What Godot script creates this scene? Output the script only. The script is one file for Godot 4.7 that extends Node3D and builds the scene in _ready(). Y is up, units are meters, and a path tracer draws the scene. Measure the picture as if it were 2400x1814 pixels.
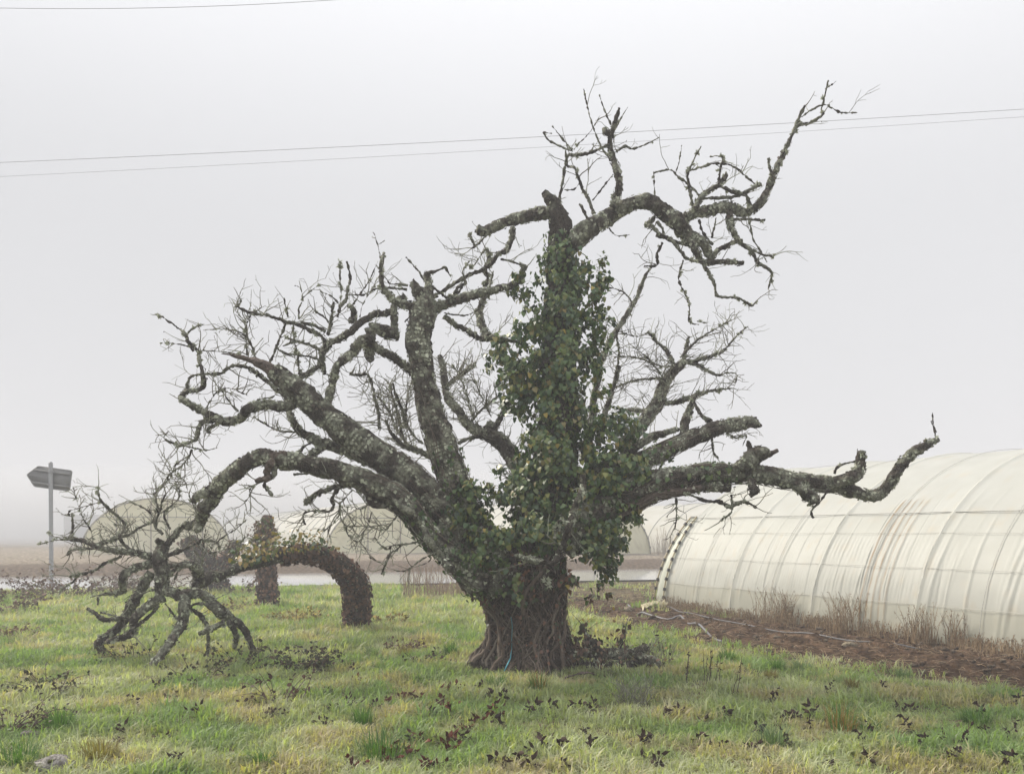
extends Node3D
# A misty field: an old ivy-clad tree, its collapsed neighbour, film greenhouses, a road and a signpost.
# Metres, y up. The camera stands at x = 0, z = 0, 1.55 m above the grass, and looks along -z.

const EYE := 1.55
const FOCAL := 2000.0          # focal length in pixels of the 2400 x 1814 photograph
const HORIZON := 1250.0        # row of the horizon in it

var rng := RandomNumberGenerator.new()
var big := FastNoiseLite.new()
var mid := FastNoiseLite.new()
var fine := FastNoiseLite.new()
var M := {}
var taken := {}

# ---------------------------------------------------------------- helpers
class Build:
	var v := PackedVector3Array()
	var c := PackedColorArray()
	var ix := PackedInt32Array()
	func tri(a: int, b: int, d: int) -> void:
		ix.append(a); ix.append(b); ix.append(d)
	func put(p: Vector3, col: Color) -> int:
		v.append(p); c.append(col)
		return v.size() - 1
	func quad(p0: Vector3, p1: Vector3, p2: Vector3, p3: Vector3, col: Color) -> void:
		var a := put(p0, col); put(p1, col); put(p2, col); put(p3, col)
		tri(a, a + 1, a + 2); tri(a, a + 2, a + 3)
	func mesh(smooth := true) -> ArrayMesh:
		var arr := []
		arr.resize(Mesh.ARRAY_MAX)
		arr[Mesh.ARRAY_VERTEX] = v
		arr[Mesh.ARRAY_COLOR] = c
		arr[Mesh.ARRAY_INDEX] = ix
		var st := SurfaceTool.new()
		st.create_from_arrays(arr)
		if not smooth:
			st.deindex()
			st.set_smooth_group(-1)
		st.generate_normals()
		return st.commit()

func numbered(called: String) -> String:
	if not taken.has(called):
		taken[called] = 0
		return called
	taken[called] += 1
	return "%s_%03d" % [called, taken[called]]

func tag(o: Node, label: String, category: String, group := "", kind := "") -> void:
	if label: o.set_meta("label", label)
	if category: o.set_meta("category", category)
	if group: o.set_meta("group", group)
	if kind: o.set_meta("kind", kind)

func thing(called: String, at: Vector3, label: String, category: String, group := "") -> Node3D:
	var o := Node3D.new()
	o.name = numbered(called)
	add_child(o)
	o.position = at
	tag(o, label, category, group)
	return o

func origin_of(o: Node) -> Vector3:
	var p := Vector3.ZERO
	while o != self and o is Node3D:
		p += o.position
		o = o.get_parent()
	return p

# one named mesh; its vertices are given in world metres
func part(called: String, b: Build, mat: Material, parent: Node = self, smooth := true) -> MeshInstance3D:
	return part_mesh(called, b.mesh(smooth), mat, parent)

func part_mesh(called: String, mesh: Mesh, mat: Material, parent: Node = self) -> MeshInstance3D:
	var o := MeshInstance3D.new()
	o.mesh = mesh
	o.material_override = mat
	o.name = numbered(called) if parent == self else called
	parent.add_child(o, true)
	o.position = -origin_of(parent) if parent != self else Vector3.ZERO
	return o

func nth(k: int) -> String:
	var small := ["first", "second", "third", "fourth", "fifth", "sixth", "seventh", "eighth", "ninth", "tenth", "eleventh", "twelfth", "thirteenth", "fourteenth", "fifteenth", "sixteenth", "seventeenth", "eighteenth", "nineteenth", "twentieth"]
	if k < 20: return small[k]
	var tens := ["", "", "twenty", "thirty", "forty"]
	if (k + 1) % 10 == 0: return ["", "", "", "thirtieth", "fortieth", "fiftieth"][(k + 1) / 10]
	return tens[(k + 1) / 10] + "-" + small[(k + 1) % 10 - 1]

func on_ground(px: float, py: float) -> Vector3:
	var d := EYE * FOCAL / (py - HORIZON)
	var x := (px - 1200.0) / FOCAL * d
	return Vector3(x, ground_y(x, -d), -d)

func at(px: float, py: float, d: float) -> Vector3:
	return Vector3((px - 1200.0) / FOCAL * d, EYE - (py - HORIZON) / FOCAL * d, -d)

func rnd(a: float, b: float) -> float:
	return rng.randf_range(a, b)

func mixc(a: Color, b: Color, t: float) -> Color:
	return a.lerp(b, clampf(t, 0.0, 1.0))

func any_dir() -> Vector3:
	var y := rnd(-1, 1)
	var t := rnd(0, TAU)
	var r := sqrt(1.0 - y * y)
	return Vector3(r * cos(t), y, r * sin(t))

# ---------------------------------------------------------------- the lie of the land
const SOIL_EDGE := [[-28.0, -6.5], [-25.0, -3.6], [-21.4, -1.9], [-18.5, -0.2], [-16.3, 1.15], [-13.8, 1.95], [-11.5, 2.7], [-9.6, 3.7], [-8.05, 4.9], [-4.5, 8.0], [4.0, 14.0]]

func soil_edge(z: float) -> float:
	if z <= SOIL_EDGE[0][0]: return SOIL_EDGE[0][1]
	for k in SOIL_EDGE.size() - 1:
		var a = SOIL_EDGE[k]
		var b = SOIL_EDGE[k + 1]
		if z <= b[0]:
			return lerpf(a[1], b[1], (z - a[0]) / (b[0] - a[0]))
	return SOIL_EDGE[-1][1]

func road_front(x: float) -> float:      # distance of the road's near edge
	return 26.2 + 0.28 * x if x < 6.0 else 26.2 + 0.28 * 6.0 + 0.24 * (x - 6.0)

func in_soil(x: float, z: float) -> float:   # metres past the grass edge, positive in bare earth
	return (x - soil_edge(z) + 0.35 * mid.get_noise_2d(x * 3.0, z * 3.0)) * 0.8

func ground_y(x: float, z: float) -> float:
	var d := -z
	var y := 0.045 * big.get_noise_2d(x * 2.2, z * 2.2) + 0.02 * mid.get_noise_2d(x * 2.0, z * 2.0)
	var s := in_soil(x, z)
	var f := road_front(x)
	if s > -0.3 and d < f:
		var w := smoothstep(-0.3, 0.6, s) * smoothstep(0.0, 2.0, f - d)
		y += w * (0.11 * fine.get_noise_2d(x * 6.0, z * 6.0) * smoothstep(30.0, 8.0, d) + 0.10 * exp(-pow((s - 1.3) / 0.6, 2.0)))
	if d > f - 0.8:
		y *= smoothstep(f + 0.2, f - 0.8, d)
	if d > f + 7.9:
		var e := d - f - 7.9
		y += 0.28 * smoothstep(0.6, 2.6, e) + 0.08 * smoothstep(1.0, 6.0, e) * big.get_noise_2d(x, z) + 0.006 * maxf(0.0, e - 40.0)
	return y

# ---------------------------------------------------------------- start
func _ready() -> void:
	rng.seed = 20241
	big.seed = 5; big.frequency = 0.35; big.fractal_octaves = 2
	mid.seed = 9; mid.frequency = 1.1; mid.fractal_octaves = 3
	fine.seed = 13; fine.frequency = 1.0; fine.fractal_octaves = 3
	set_camera_and_light()
	make_materials()
	build_ground()
	build_road()
	build_mist()
	build_near_greenhouse()
	build_far_greenhouses()
	build_far_shed()
	build_sign()
	build_wires()
	print("setting ", Time.get_ticks_msec())
	build_old_tree()
	print("tree ", Time.get_ticks_msec())
	build_tree_ivy()
	build_fallen_crown()
	build_arching_tree()
	build_stumps()
	print("trees ", Time.get_ticks_msec())
	build_brush_pile()
	build_grass()
	build_tussocks()
	build_sprigs()
	build_brambles()
	build_dry_weeds()
	build_bits()
	print("done ", Time.get_ticks_msec())

func set_camera_and_light() -> void:
	var cam := Camera3D.new()
	cam.name = "camera"
	cam.projection = Camera3D.PROJECTION_FRUSTUM
	cam.near = 0.1
	cam.far = 1500.0
	cam.size = 0.1 * 1814.0 / FOCAL
	cam.frustum_offset = Vector2(0, 0.1 * (HORIZON - 907.0) / FOCAL)
	add_child(cam)
	cam.position = Vector3(0, EYE, 0)
	cam.current = true
	# milky sky: a little brighter overhead and round the veiled sun, which stands high at the left
	var to_sun := Vector3(-0.80, 0.75, -0.50).normalized()
	var im := Image.create(256, 128, false, Image.FORMAT_RGBAF)
	for j in 128:
		var el := (0.5 - (j + 0.5) / 128.0) * PI
		for i in 256:
			var az := ((i + 0.5) / 256.0 - 0.5) * TAU
			var dir := Vector3(sin(az) * cos(el), sin(el), -cos(az) * cos(el))
			var up := maxf(dir.y, 0.0)
			var base := 0.395 + 0.52 * smoothstep(0.3, 1.0, up) + 0.035 * dir.dot(to_sun)
			var glow := exp(-pow(dir.angle_to(to_sun) / 0.30, 2.0))
			var col := Color(0.99, 0.998, 1.03) * base
			col = col + Color(1.0, 0.97, 0.92) * (0.45 * glow)
			col.a = 1.0
			im.set_pixel(i, j, col)
	var pano := PanoramaSkyMaterial.new()
	pano.panorama = ImageTexture.create_from_image(im)
	var sky := Sky.new()
	sky.sky_material = pano
	var env := Environment.new()
	env.background_mode = Environment.BG_SKY
	env.sky = sky
	env.tonemap_mode = Environment.TONE_MAPPER_LINEAR
	env.tonemap_exposure = 1.92
	env.fog_enabled = true
	env.fog_density = 0.0060
	env.fog_light_color = Color(0.96, 0.965, 0.98)
	env.volumetric_fog_enabled = true
	env.volumetric_fog_density = 0.0
	env.sdfgi_enabled = true
	env.ssao_enabled = true
	env.ssil_enabled = true
	var we := WorldEnvironment.new()
	we.name = "environment"
	we.environment = env
	add_child(we)
	var sun := DirectionalLight3D.new()
	sun.name = "sun"
	sun.light_energy = 1.0
	sun.light_angular_distance = 18.0
	sun.light_color = Color(1.0, 0.965, 0.91)
	sun.shadow_enabled = true
	sun.sky_mode = DirectionalLight3D.SKY_MODE_LIGHT_ONLY
	add_child(sun)
	sun.look_at_from_position(to_sun * 20.0, Vector3.ZERO)

# ---------------------------------------------------------------- materials
func noise_tex(freq: float, lo: Color, hi: Color, octaves := 4, normal := false, sd := 1) -> NoiseTexture2D:
	var n := FastNoiseLite.new()
	n.seed = sd
	n.frequency = freq
	n.fractal_octaves = octaves
	var t := NoiseTexture2D.new()
	t.width = 512
	t.height = 512
	t.seamless = true
	t.noise = n
	if normal:
		t.as_normal_map = true
		t.bump_strength = 6.0
	else:
		var g := Gradient.new()
		g.set_color(0, lo)
		g.set_color(1, hi)
		t.color_ramp = g
	return t

func plain(rough: float, grain: Texture2D = null, scale := 1.0, relief: Texture2D = null, relief_cm := 0.0, back := Color.BLACK, spec := 0.5) -> StandardMaterial3D:
	var m := StandardMaterial3D.new()
	m.vertex_color_use_as_albedo = true
	m.roughness = rough
	m.metallic_specular = spec
	m.cull_mode = BaseMaterial3D.CULL_DISABLED
	if grain or relief:
		m.uv1_triplanar = true
		m.uv1_world_triplanar = true
		m.uv1_scale = Vector3.ONE * scale
		m.albedo_texture = grain
	if relief:
		m.heightmap_enabled = true
		m.heightmap_texture = relief
		m.heightmap_scale = relief_cm
	if back != Color.BLACK:
		m.backlight_enabled = true
		m.backlight = back
	return m

func make_materials() -> void:
	var g1 := noise_tex(0.03, Color(0.62, 0.62, 0.62), Color(1, 1, 1), 5, false, 3)
	var g2 := noise_tex(0.02, Color(0.45, 0.43, 0.41), Color(1, 1, 1), 6, false, 7)
	var h1 := noise_tex(0.035, Color.BLACK, Color.WHITE, 5, false, 11)
	M.bark = plain(0.9, g2, 2.2, h1, 2.5, Color.BLACK, 0.3)
	M.dead = plain(0.8, g2, 1.6, h1, 1.2, Color.BLACK, 0.3)
	M.twig = plain(0.85, null, 1.0, null, 0.0, Color.BLACK, 0.3)
	M.lichen = plain(0.95, null, 1.0, null, 0.0, Color(0.25, 0.25, 0.2), 0.2)
	M.vine = plain(0.85, g1, 6.0, null, 0.0, Color.BLACK, 0.3)
	M.ivy = plain(0.42, null, 1.0, null, 0.0, Color(0.5, 0.6, 0.2), 0.5)
	M.dry_leaf = plain(0.8, null, 1.0, null, 0.0, Color(0.4, 0.3, 0.2), 0.3)
	M.grass = plain(0.45, null, 1.0, null, 0.0, Color(0.95, 1.0, 0.6), 0.4)
	M.straw = plain(0.7, null, 1.0, null, 0.0, Color(0.5, 0.45, 0.3), 0.3)
	M.ground = plain(0.95, g2, 0.45, h1, 6.0, Color.BLACK, 0.2)
	M.road = plain(0.10, g1, 0.3, null, 0.0, Color.BLACK, 0.6)
	M.film = plain(0.55, g1_soft(), 0.25, null, 0.0, Color(0.75, 0.75, 0.66), 0.5)
	M.film_far = plain(0.6, null, 1.0, null, 0.0, Color(0.9, 0.89, 0.78), 0.4)
	M.metal = plain(0.45, g1, 3.0, null, 0.0, Color.BLACK, 0.5)
	M.stone = plain(0.85, g2, 3.0, h1, 3.0, Color.BLACK, 0.3)
	M.hose = plain(0.5)
	M.wire = plain(0.6)

func g1_soft() -> NoiseTexture2D:
	return noise_tex(0.012, Color(0.93, 0.93, 0.92), Color(1, 1, 1), 4, false, 21)

# ---------------------------------------------------------------- ground, road
func ground_color(x: float, z: float) -> Color:
	var d := -z
	var n := mid.get_noise_2d(x * 1.3, z * 1.3)
	var n2 := fine.get_noise_2d(x * 4.0 + 50.0, z * 4.0)
	var f := road_front(x)
	var turf := mixc(Color(0.21, 0.21, 0.10), Color(0.30, 0.24, 0.15), 0.5 + n * 1.2)
	var soil := mixc(Color(0.07, 0.043, 0.026), Color(0.175, 0.115, 0.074), 0.45 + 0.9 * n2 + 0.5 * n)
	var field := mixc(Color(0.46, 0.38, 0.30), Color(0.32, 0.285, 0.19), 0.4 + n + 0.6 * n2)
	if d > f + 7.8:
		return mixc(mixc(Color(0.22, 0.20, 0.11), Color(0.19, 0.145, 0.10), smoothstep(0.3, 1.2, d - f - 7.8)), field, smoothstep(5.0, 9.0, d - f - 7.8))
	var verge := mixc(Color(0.22, 0.17, 0.105), Color(0.16, 0.14, 0.075), 0.5 + n2)
	var c := mixc(turf, soil, smoothstep(-0.15, 0.35, in_soil(x, z) + 0.25 * n2))
	if x > soil_edge(z):
		c = mixc(c, verge, smoothstep(17.0, 20.5, d + n))
	return c

func build_ground() -> void:
	var b := Build.new()
	var rows := []
	var d := -30.0
	while d < 460.0:
		rows.append(d)
		d += 3.0 if d < 0 else clampf(d * 0.011, 0.06, 20.0) if d > 3.0 else 0.5
	var cols := 220
	for r in rows:
		for k in cols + 1:
			var u := k / float(cols) * 2.0 - 1.0
			var x: float = u * (8.0 + 0.85 * absf(r))
			b.put(Vector3(x, ground_y(x, -r), -r), ground_color(x, -r))
	for j in rows.size() - 1:
		for k in cols:
			var a := j * (cols + 1) + k
			b.tri(a, a + cols + 1, a + 1)
			b.tri(a + 1, a + cols + 1, a + cols + 2)
	var o := part("ground", b, M.ground)
	tag(o, "", "", "", "structure")

func build_road() -> void:
	var b := Build.new()
	var step := 1.0
	var x := -70.0
	var first := true
	while x <= 80.0:
		var f := road_front(x)
		for w in 9:
			var t := w / 8.0
			var worn := 0.5 + 0.5 * cos(t * TAU * 2.0)
			var c := mixc(Color(0.44, 0.44, 0.445), Color(0.36, 0.36, 0.365), worn + 0.5 * mid.get_noise_2d(x * 0.7, t * 9.0))
			b.put(Vector3(x - 0.28 * t * 7.5, 0.05 + 0.05 * sin(t * PI), -(f + 0.1 + t * 7.4)), c)
		if not first:
			for w in 8:
				var a := b.v.size() - 18 + w
				b.tri(a, a + 1, a + 9)
				b.tri(a + 1, a + 10, a + 9)
		first = false
		x += step
	tag(part("road", b, M.road), "", "", "", "structure")

# the mist lies thicker over the open fields beyond the road
func build_mist() -> void:
	var f := FogVolume.new()
	f.name = "mist_bank"
	f.shape = RenderingServer.FOG_VOLUME_SHAPE_BOX
	f.size = Vector3(420, 7.5, 330)
	var m := FogMaterial.new()
	m.density = 0.034
	m.albedo = Color(0.97, 0.975, 0.985)
	f.material = m
	add_child(f)
	f.position = Vector3(0, 3.7, -72.0 - 165.0)
	tag(f, "bank of mist over the far fields", "mist", "", "stuff")

# ---------------------------------------------------------------- tubes
# pts: joints, rad: radii; returns resampled [points, radii]
func smooth_path(pts: Array, rad: Array, step_of: Callable) -> Array:
	var P := []
	var R := []
	for k in pts.size() - 1:
		var p0: Vector3 = pts[maxi(k - 1, 0)]
		var p1: Vector3 = pts[k]
		var p2: Vector3 = pts[k + 1]
		var p3: Vector3 = pts[mini(k + 2, pts.size() - 1)]
		var n := maxi(1, int(ceil(p1.distance_to(p2) / float(step_of.call(0.5 * (rad[k] + rad[k + 1]))))))
		for i in n:
			var t := i / float(n)
			P.append(p1.cubic_interpolate(p2, p0, p3, t))
			R.append(lerpf(rad[k], rad[k + 1], t))
	P.append(pts[-1])
	R.append(rad[-1])
	return [P, R]

func frames(P: Array) -> Array:
	var out := []
	var side := Vector3.ZERO
	for k in P.size():
		var t: Vector3 = (P[mini(k + 1, P.size() - 1)] - P[maxi(k - 1, 0)])
		t = t.normalized() if t.length() > 1e-6 else Vector3.UP
		if k == 0:
			side = t.cross(Vector3(0.31, 0.2, 0.93)).normalized()
		else:
			side = (side - t * side.dot(t)).normalized()
		out.append([side, t.cross(side), t])
	return out

func tube(b: Build, P: Array, R: Array, sides: int, shade: Callable, rough := 0.0, freq := 7.0, cap := true) -> void:
	var fr := frames(P)
	var base := b.v.size()
	for k in P.size():
		var f = fr[k]
		for s in sides:
			var a := TAU * s / sides
			var n: Vector3 = f[0] * cos(a) + f[1] * sin(a)
			var p: Vector3 = P[k] + n * R[k]
			if rough > 0.0:
				var e := mid.get_noise_3dv(p * freq) * 0.9 + fine.get_noise_3dv(p * freq * 3.1) * 0.45
				p += n * (e * rough * (0.35 * R[k] + 0.015))
			b.put(p, shade.call(p))
	for k in P.size() - 1:
		for s in sides:
			var a := base + k * sides + s
			var a2 := base + k * sides + (s + 1) % sides
			b.tri(a, a + sides, a2)
			b.tri(a2, a + sides, a2 + sides)
	if cap:
		for e in 2:
			var k := 0 if e == 0 else P.size() - 1
			var m := b.put(P[k] + fr[k][2] * (0.35 * R[k] * (1 if e else -1)) * (0.6 + 0.4 * fine.get_noise_3dv(P[k] * 5.0)), shade.call(P[k]))
			for s in sides:
				var a := base + k * sides + s
				var a2 := base + k * sides + (s + 1) % sides
				if e: b.tri(m, a2, a)
				else: b.tri(m, a, a2)

func thin_tube(b: Build, P: Array, r0: float, r1: float, col: Color, sides := 4) -> void:
	var base := b.v.size()
	var fr := frames(P)
	for k in P.size():
		var r := lerpf(r0, r1, k / maxf(1.0, P.size() - 1))
		for s in sides:
			var a := TAU * s / sides
			b.put(P[k] + (fr[k][0] * cos(a) + fr[k][1] * sin(a)) * r, col)
	for k in P.size() - 1:
		for s in sides:
			var a := base + k * sides + s
			var a2 := base + k * sides + (s + 1) % sides
			b.tri(a, a + sides, a2)
			b.tri(a2, a + sides, a2 + sides)

# ---------------------------------------------------------------- greenhouses
# A tunnel: origin = the foot of its left side at one end, along = unit vector of its axis, across = towards the other foot.
func arch_point(o: Vector3, along: Vector3, across: Vector3, a: float, h: float, t: float, phi: float, off := 0.0) -> Vector3:
	var s := a - a * cos(phi)
	var n := (across * (-cos(phi) / a) + Vector3.UP * (sin(phi) / h)).normalized()
	return o + along * t + across * s + Vector3.UP * (h * sin(phi)) + n * off

func hoop(b: Build, o: Vector3, along: Vector3, across: Vector3, a: float, h: float, t: float, r: float, off: float, col: Color, phi0 := 0.0, phi1 := PI, n := 40, sides := 6) -> void:
	var P := []
	for k in n + 1:
		P.append(arch_point(o, along, across, a, h, t, lerpf(phi0, phi1, k / float(n)), off))
	thin_tube(b, P, r, r, col, sides)

func height_phi(h: float, y: float) -> float:
	return asin(clampf(y / h, 0.0, 1.0))

func build_near_greenhouse() -> void:
	var o := Vector3(3.19, 0.0, -17.7)
	var along := Vector3(0.437, 0, 0.9).normalized()
	var across := Vector3(0.9, 0, -0.437).normalized()
	var a := 4.0
	var h := 3.02
	var g := thing("greenhouse", o, "large cream plastic film tunnel greenhouse with weeds along its foot at the right", "greenhouse", "tunnel greenhouses")
	var bays := 9
	var bay := 2.0
	var NP := 70
	var upper := Color(0.50, 0.503, 0.468)
	var skirt := Color(0.465, 0.46, 0.395)
	var stain := Color(0.27, 0.16, 0.06)
	for k in bays:
		var NT := 190 if k == 2 else 110
		# folds of this sheet: place along the axis, width, depth, heights between which they run
		var folds := []
		for i in 22:
			folds.append([rnd(0.05, bay - 0.05), rnd(0.010, 0.035), rnd(-0.008, 0.014), rnd(0.0, 0.6), rnd(0.5, 2.2), rnd(-0.10, 0.10)])
		var pleat := rnd(0.0, 1.0)
		var pitch := rnd(0.055, 0.09)
		var b := Build.new()
		for j in NP + 1:
			var phi := PI * j / NP
			# closer rows low on the near side, where the folds show
			if j <= 44: phi = PI * 0.5 * pow(j / 44.0, 1.15)
			else: phi = PI * 0.5 * (1.0 + (j - 44) / float(NP - 44))
			var y := h * sin(phi)
			for i in NT + 1:
				var t := bay * i / NT
				var off := 0.0
				var near := 1.0 if phi < PI * 0.6 else 0.0
				for f in folds:
					var q: float = (t - f[0] - f[5] * y) / f[1]
					if absf(q) < 3.0:
						off += f[2] * exp(-q * q) * smoothstep(f[3] - 0.15, f[3] + 0.1, y) * smoothstep(f[4] + 0.3, f[4] - 0.1, y) * near
				var zone := sin(clampf((y - 0.5) / 0.54, 0.0, 2.0) * PI)
				off += near * 0.0022 * sin(TAU * t / pitch + 3.0 * fine.get_noise_2d(t * 2.0 + k * 7.0, y * 2.0)) * absf(zone) * smoothstep(0.2, 0.6, pleat) * smoothstep(1.9, 1.5, y)
				off += 0.02 * exp(-pow(minf(t, bay - t) / 0.05, 2.0)) - 0.022 * sin(PI * t / bay)
				off += 0.012 * mid.get_noise_3d(t * 1.2 + k * 9.0, y * 1.6, phi)
				var c := upper
				if y < 0.52: c = skirt
				elif y < 1.85: c = mixc(upper, skirt, 0.18)
				var w := t + k * bay
				if k == 2 and near > 0.0 and y < 2.1:      # the torn, dirty overlap of two sheets
					for q in 5:
						var line := 4.98 + q * 0.115 - 0.03 * y
						var d := absf(w - line + 0.012 * fine.get_noise_2d(y * 5.0, q * 3.0))
						off += (0.012 if q % 2 == 0 else -0.006) * exp(-pow(d / 0.03, 2.0))
						c = mixc(c, stain, exp(-pow(d / 0.016, 2.0)) * (0.95 - 0.13 * q) * (0.8 + 0.8 * fine.get_noise_2d(y * 7.0, q * 9.0)))
				var dirt := fine.get_noise_3d(w * 3.0, y * 5.0, 2.0) * 0.5 + 0.5
				c = mixc(c, Color(0.50, 0.42, 0.28), 0.3 * smoothstep(0.6, 0.85, dirt))
				b.put(arch_point(o, along, across, a, h, k * bay + t, phi, off), c)
		for j in NP:
			for i in NT:
				var q := j * (NT + 1) + i
				b.tri(q, q + NT + 1, q + 1)
				b.tri(q + 1, q + NT + 1, q + NT + 2)
		part("film_sheet", b, M.film, g)
	for k in bays + 1:
		var b := Build.new()
		hoop(b, o, along, across, a, h, k * bay, 0.013, 0.012, Color(0.74, 0.73, 0.67))
		part("hoop", b, M.film, g)
	for k in bays:
		var b := Build.new()
		hoop(b, o, along, across, a, h, k * bay + 1.0, 0.004, 0.002, Color(0.66, 0.66, 0.60))
		part("cord", b, M.metal, g)
	for y in [0.52, 1.04, 1.55, 1.86]:
		var b := Build.new()
		var P := []
		var phi := height_phi(h, y)
		for k in 61:
			var t := k / 60.0 * bays * bay
			P.append(arch_point(o, along, across, a, h, t, phi, 0.012 + 0.008 * mid.get_noise_2d(t, y)))
		var r: float = 0.007 if y > 1.8 else 0.003
		thin_tube(b, P, r, r, Color(0.50, 0.50, 0.45) if y > 1.8 else Color(0.66, 0.65, 0.58), 5)
		part("tension_wire", b, M.metal, g)
	# the loose film at the far end, held by clipped poles
	var fl := Build.new()
	var top := height_phi(h, 1.86)
	for j in 25:
		for i in 5:
			var t := -0.34 + 0.34 * i / 4.0
			fl.put(arch_point(o, along, across, a, h, t * (1.0 - 0.45 * j / 24.0), top * j / 24.0, 0.02 + 0.03 * sin(i * 1.6) * (1.0 - j / 24.0)), Color(0.60, 0.62, 0.54))
	for j in 24:
		for i in 4:
			var q := j * 5 + i
			fl.tri(q, q + 5, q + 1)
			fl.tri(q + 1, q + 5, q + 6)
	part("end_flap", fl, M.film, g)
	for e in 2:
		var b := Build.new()
		var P := []
		for j in 25:
			P.append(arch_point(o, along, across, a, h, (-0.36 * (1.0 - 0.45 * j / 24.0)) if e == 0 else -0.02, top * j / 24.0, 0.05))
		thin_tube(b, P, 0.02, 0.02, Color(0.55, 0.47, 0.28), 6)
		part("pole", b, M.metal, g)
		for c in 9:
			var cb := Build.new()
			var j := 2 + c * 2.4 + rnd(-0.4, 0.4)
			var Q := []
			for i in 3:
				var u: float = (j + i * 0.35) / 24.0
				Q.append(arch_point(o, along, across, a, h, (-0.36 * (1.0 - 0.45 * u)) if e == 0 else -0.02, top * u, 0.05))
			thin_tube(cb, Q, 0.034, 0.034, Color(0.06, 0.055, 0.05), 6)
			part("clip", cb, M.metal, g)
	var tp := Build.new()
	thin_tube(tp, [arch_point(o, along, across, a, h, -0.2, top, 0.05), arch_point(o, along, across, a, h, -0.02, top, 0.05)], 0.02, 0.02, Color(0.3, 0.3, 0.27), 6)
	part("pole", tp, M.metal, g)
	for t in [0.06, bays * bay - 0.06]:
		var b := Build.new()
		end_wall(b, o, along, across, a, h, t, Color(0.62, 0.62, 0.50))
		part("end_wall", b, M.film, g)

func end_wall(b: Build, o: Vector3, along: Vector3, across: Vector3, a: float, h: float, t: float, col: Color) -> void:
	var n := 40
	var m := 10
	for j in m + 1:
		for k in n + 1:
			var p := arch_point(o, along, across, a, h, t, PI * k / n)
			p.y *= j / float(m)
			p += along * (0.03 * mid.get_noise_2d(k * 0.35, j * 0.35) + 0.02 * sin(k * 0.9) * sin(PI * j / m))
			b.put(p, mixc(col, Color(0.52, 0.47, 0.32), 0.5 * smoothstep(0.0, 0.5, fine.get_noise_2d(k * 0.5, j * 0.7))))
	for j in m:
		for k in n:
			var q := j * (n + 1) + k
			b.tri(q, q + n + 1, q + 1)
			b.tri(q + 1, q + n + 1, q + n + 2)

func far_greenhouse(end_centre: Vector3, a: float, h: float, label: String, posts: Array) -> void:
	var along := Vector3(-0.437, 0, -0.9).normalized()
	var across := Vector3(0.9, 0, -0.437).normalized()
	var o := end_centre - across * a
	var g := thing("greenhouse", o, label, "greenhouse", "tunnel greenhouses")
	var lng := 56.0
	var b := Build.new()
	var NT := 112
	var NP := 40
	for j in NP + 1:
		for i in NT + 1:
			var t := lng * i / NT
			var off := -0.035 * absf(sin(PI * t / 2.0)) + 0.02 * mid.get_noise_2d(t * 0.8, j * 0.5)
			var p := arch_point(o, along, across, a, h, t, PI * j / NP, off)
			b.put(p, mixc(Color(0.60, 0.595, 0.55), Color(0.52, 0.51, 0.44), 0.5 + mid.get_noise_2d(t * 0.4, j * 0.3)))
	for j in NP:
		for i in NT:
			var q := j * (NT + 1) + i
			b.tri(q, q + 1, q + NT + 1)
			b.tri(q + 1, q + NT + 2, q + NT + 1)
	part("film_cover", b, M.film_far, g)
	b = Build.new()
	end_wall(b, o, along, across, a, h, 0.02, Color(0.76, 0.745, 0.58))
	part("end_wall", b, M.film_far, g)
	for k in 14:
		b = Build.new()
		hoop(b, o, along, across, a, h, k * 2.0 * (1.0 if k < 6 else 1.6), 0.028 if k else 0.05, 0.02, Color(0.55, 0.55, 0.48) if k else Color(0.40, 0.37, 0.27), 0.0, PI, 30, 5)
		part("hoop", b, M.metal, g)
	b = Build.new()
	var y := h * 0.66
	var s := sqrt(1.0 - pow(y / h, 2.0)) * a
	thin_tube(b, [o + across * (a - s) + Vector3.UP * y - along * 0.03, o + across * (a + s) + Vector3.UP * y - along * 0.03], 0.025, 0.025, Color(0.38, 0.37, 0.30), 5)
	part("crossbar", b, M.metal, g)
	for u in posts:
		b = Build.new()
		var top := h * sqrt(maxf(0.0, 1.0 - u * u)) * 0.97
		var foot: Vector3 = o + across * (a + a * u) - along * 0.05
		thin_tube(b, [foot, foot + Vector3.UP * top], 0.04, 0.04, Color(0.36, 0.30, 0.20), 5)
		part("post", b, M.metal, g)
	for k in 18:
		b = Build.new()
		var phi := PI * (k + 0.7) / 18.5
		thin_tube(b, [arch_point(o, along, across, a, h, -0.05, phi, 0.01), arch_point(o, along, across, a, h, -0.05, phi + 0.035, 0.01)], 0.05, 0.05, Color(0.12, 0.11, 0.09), 5)
		part("clip", b, M.metal, g)

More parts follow.
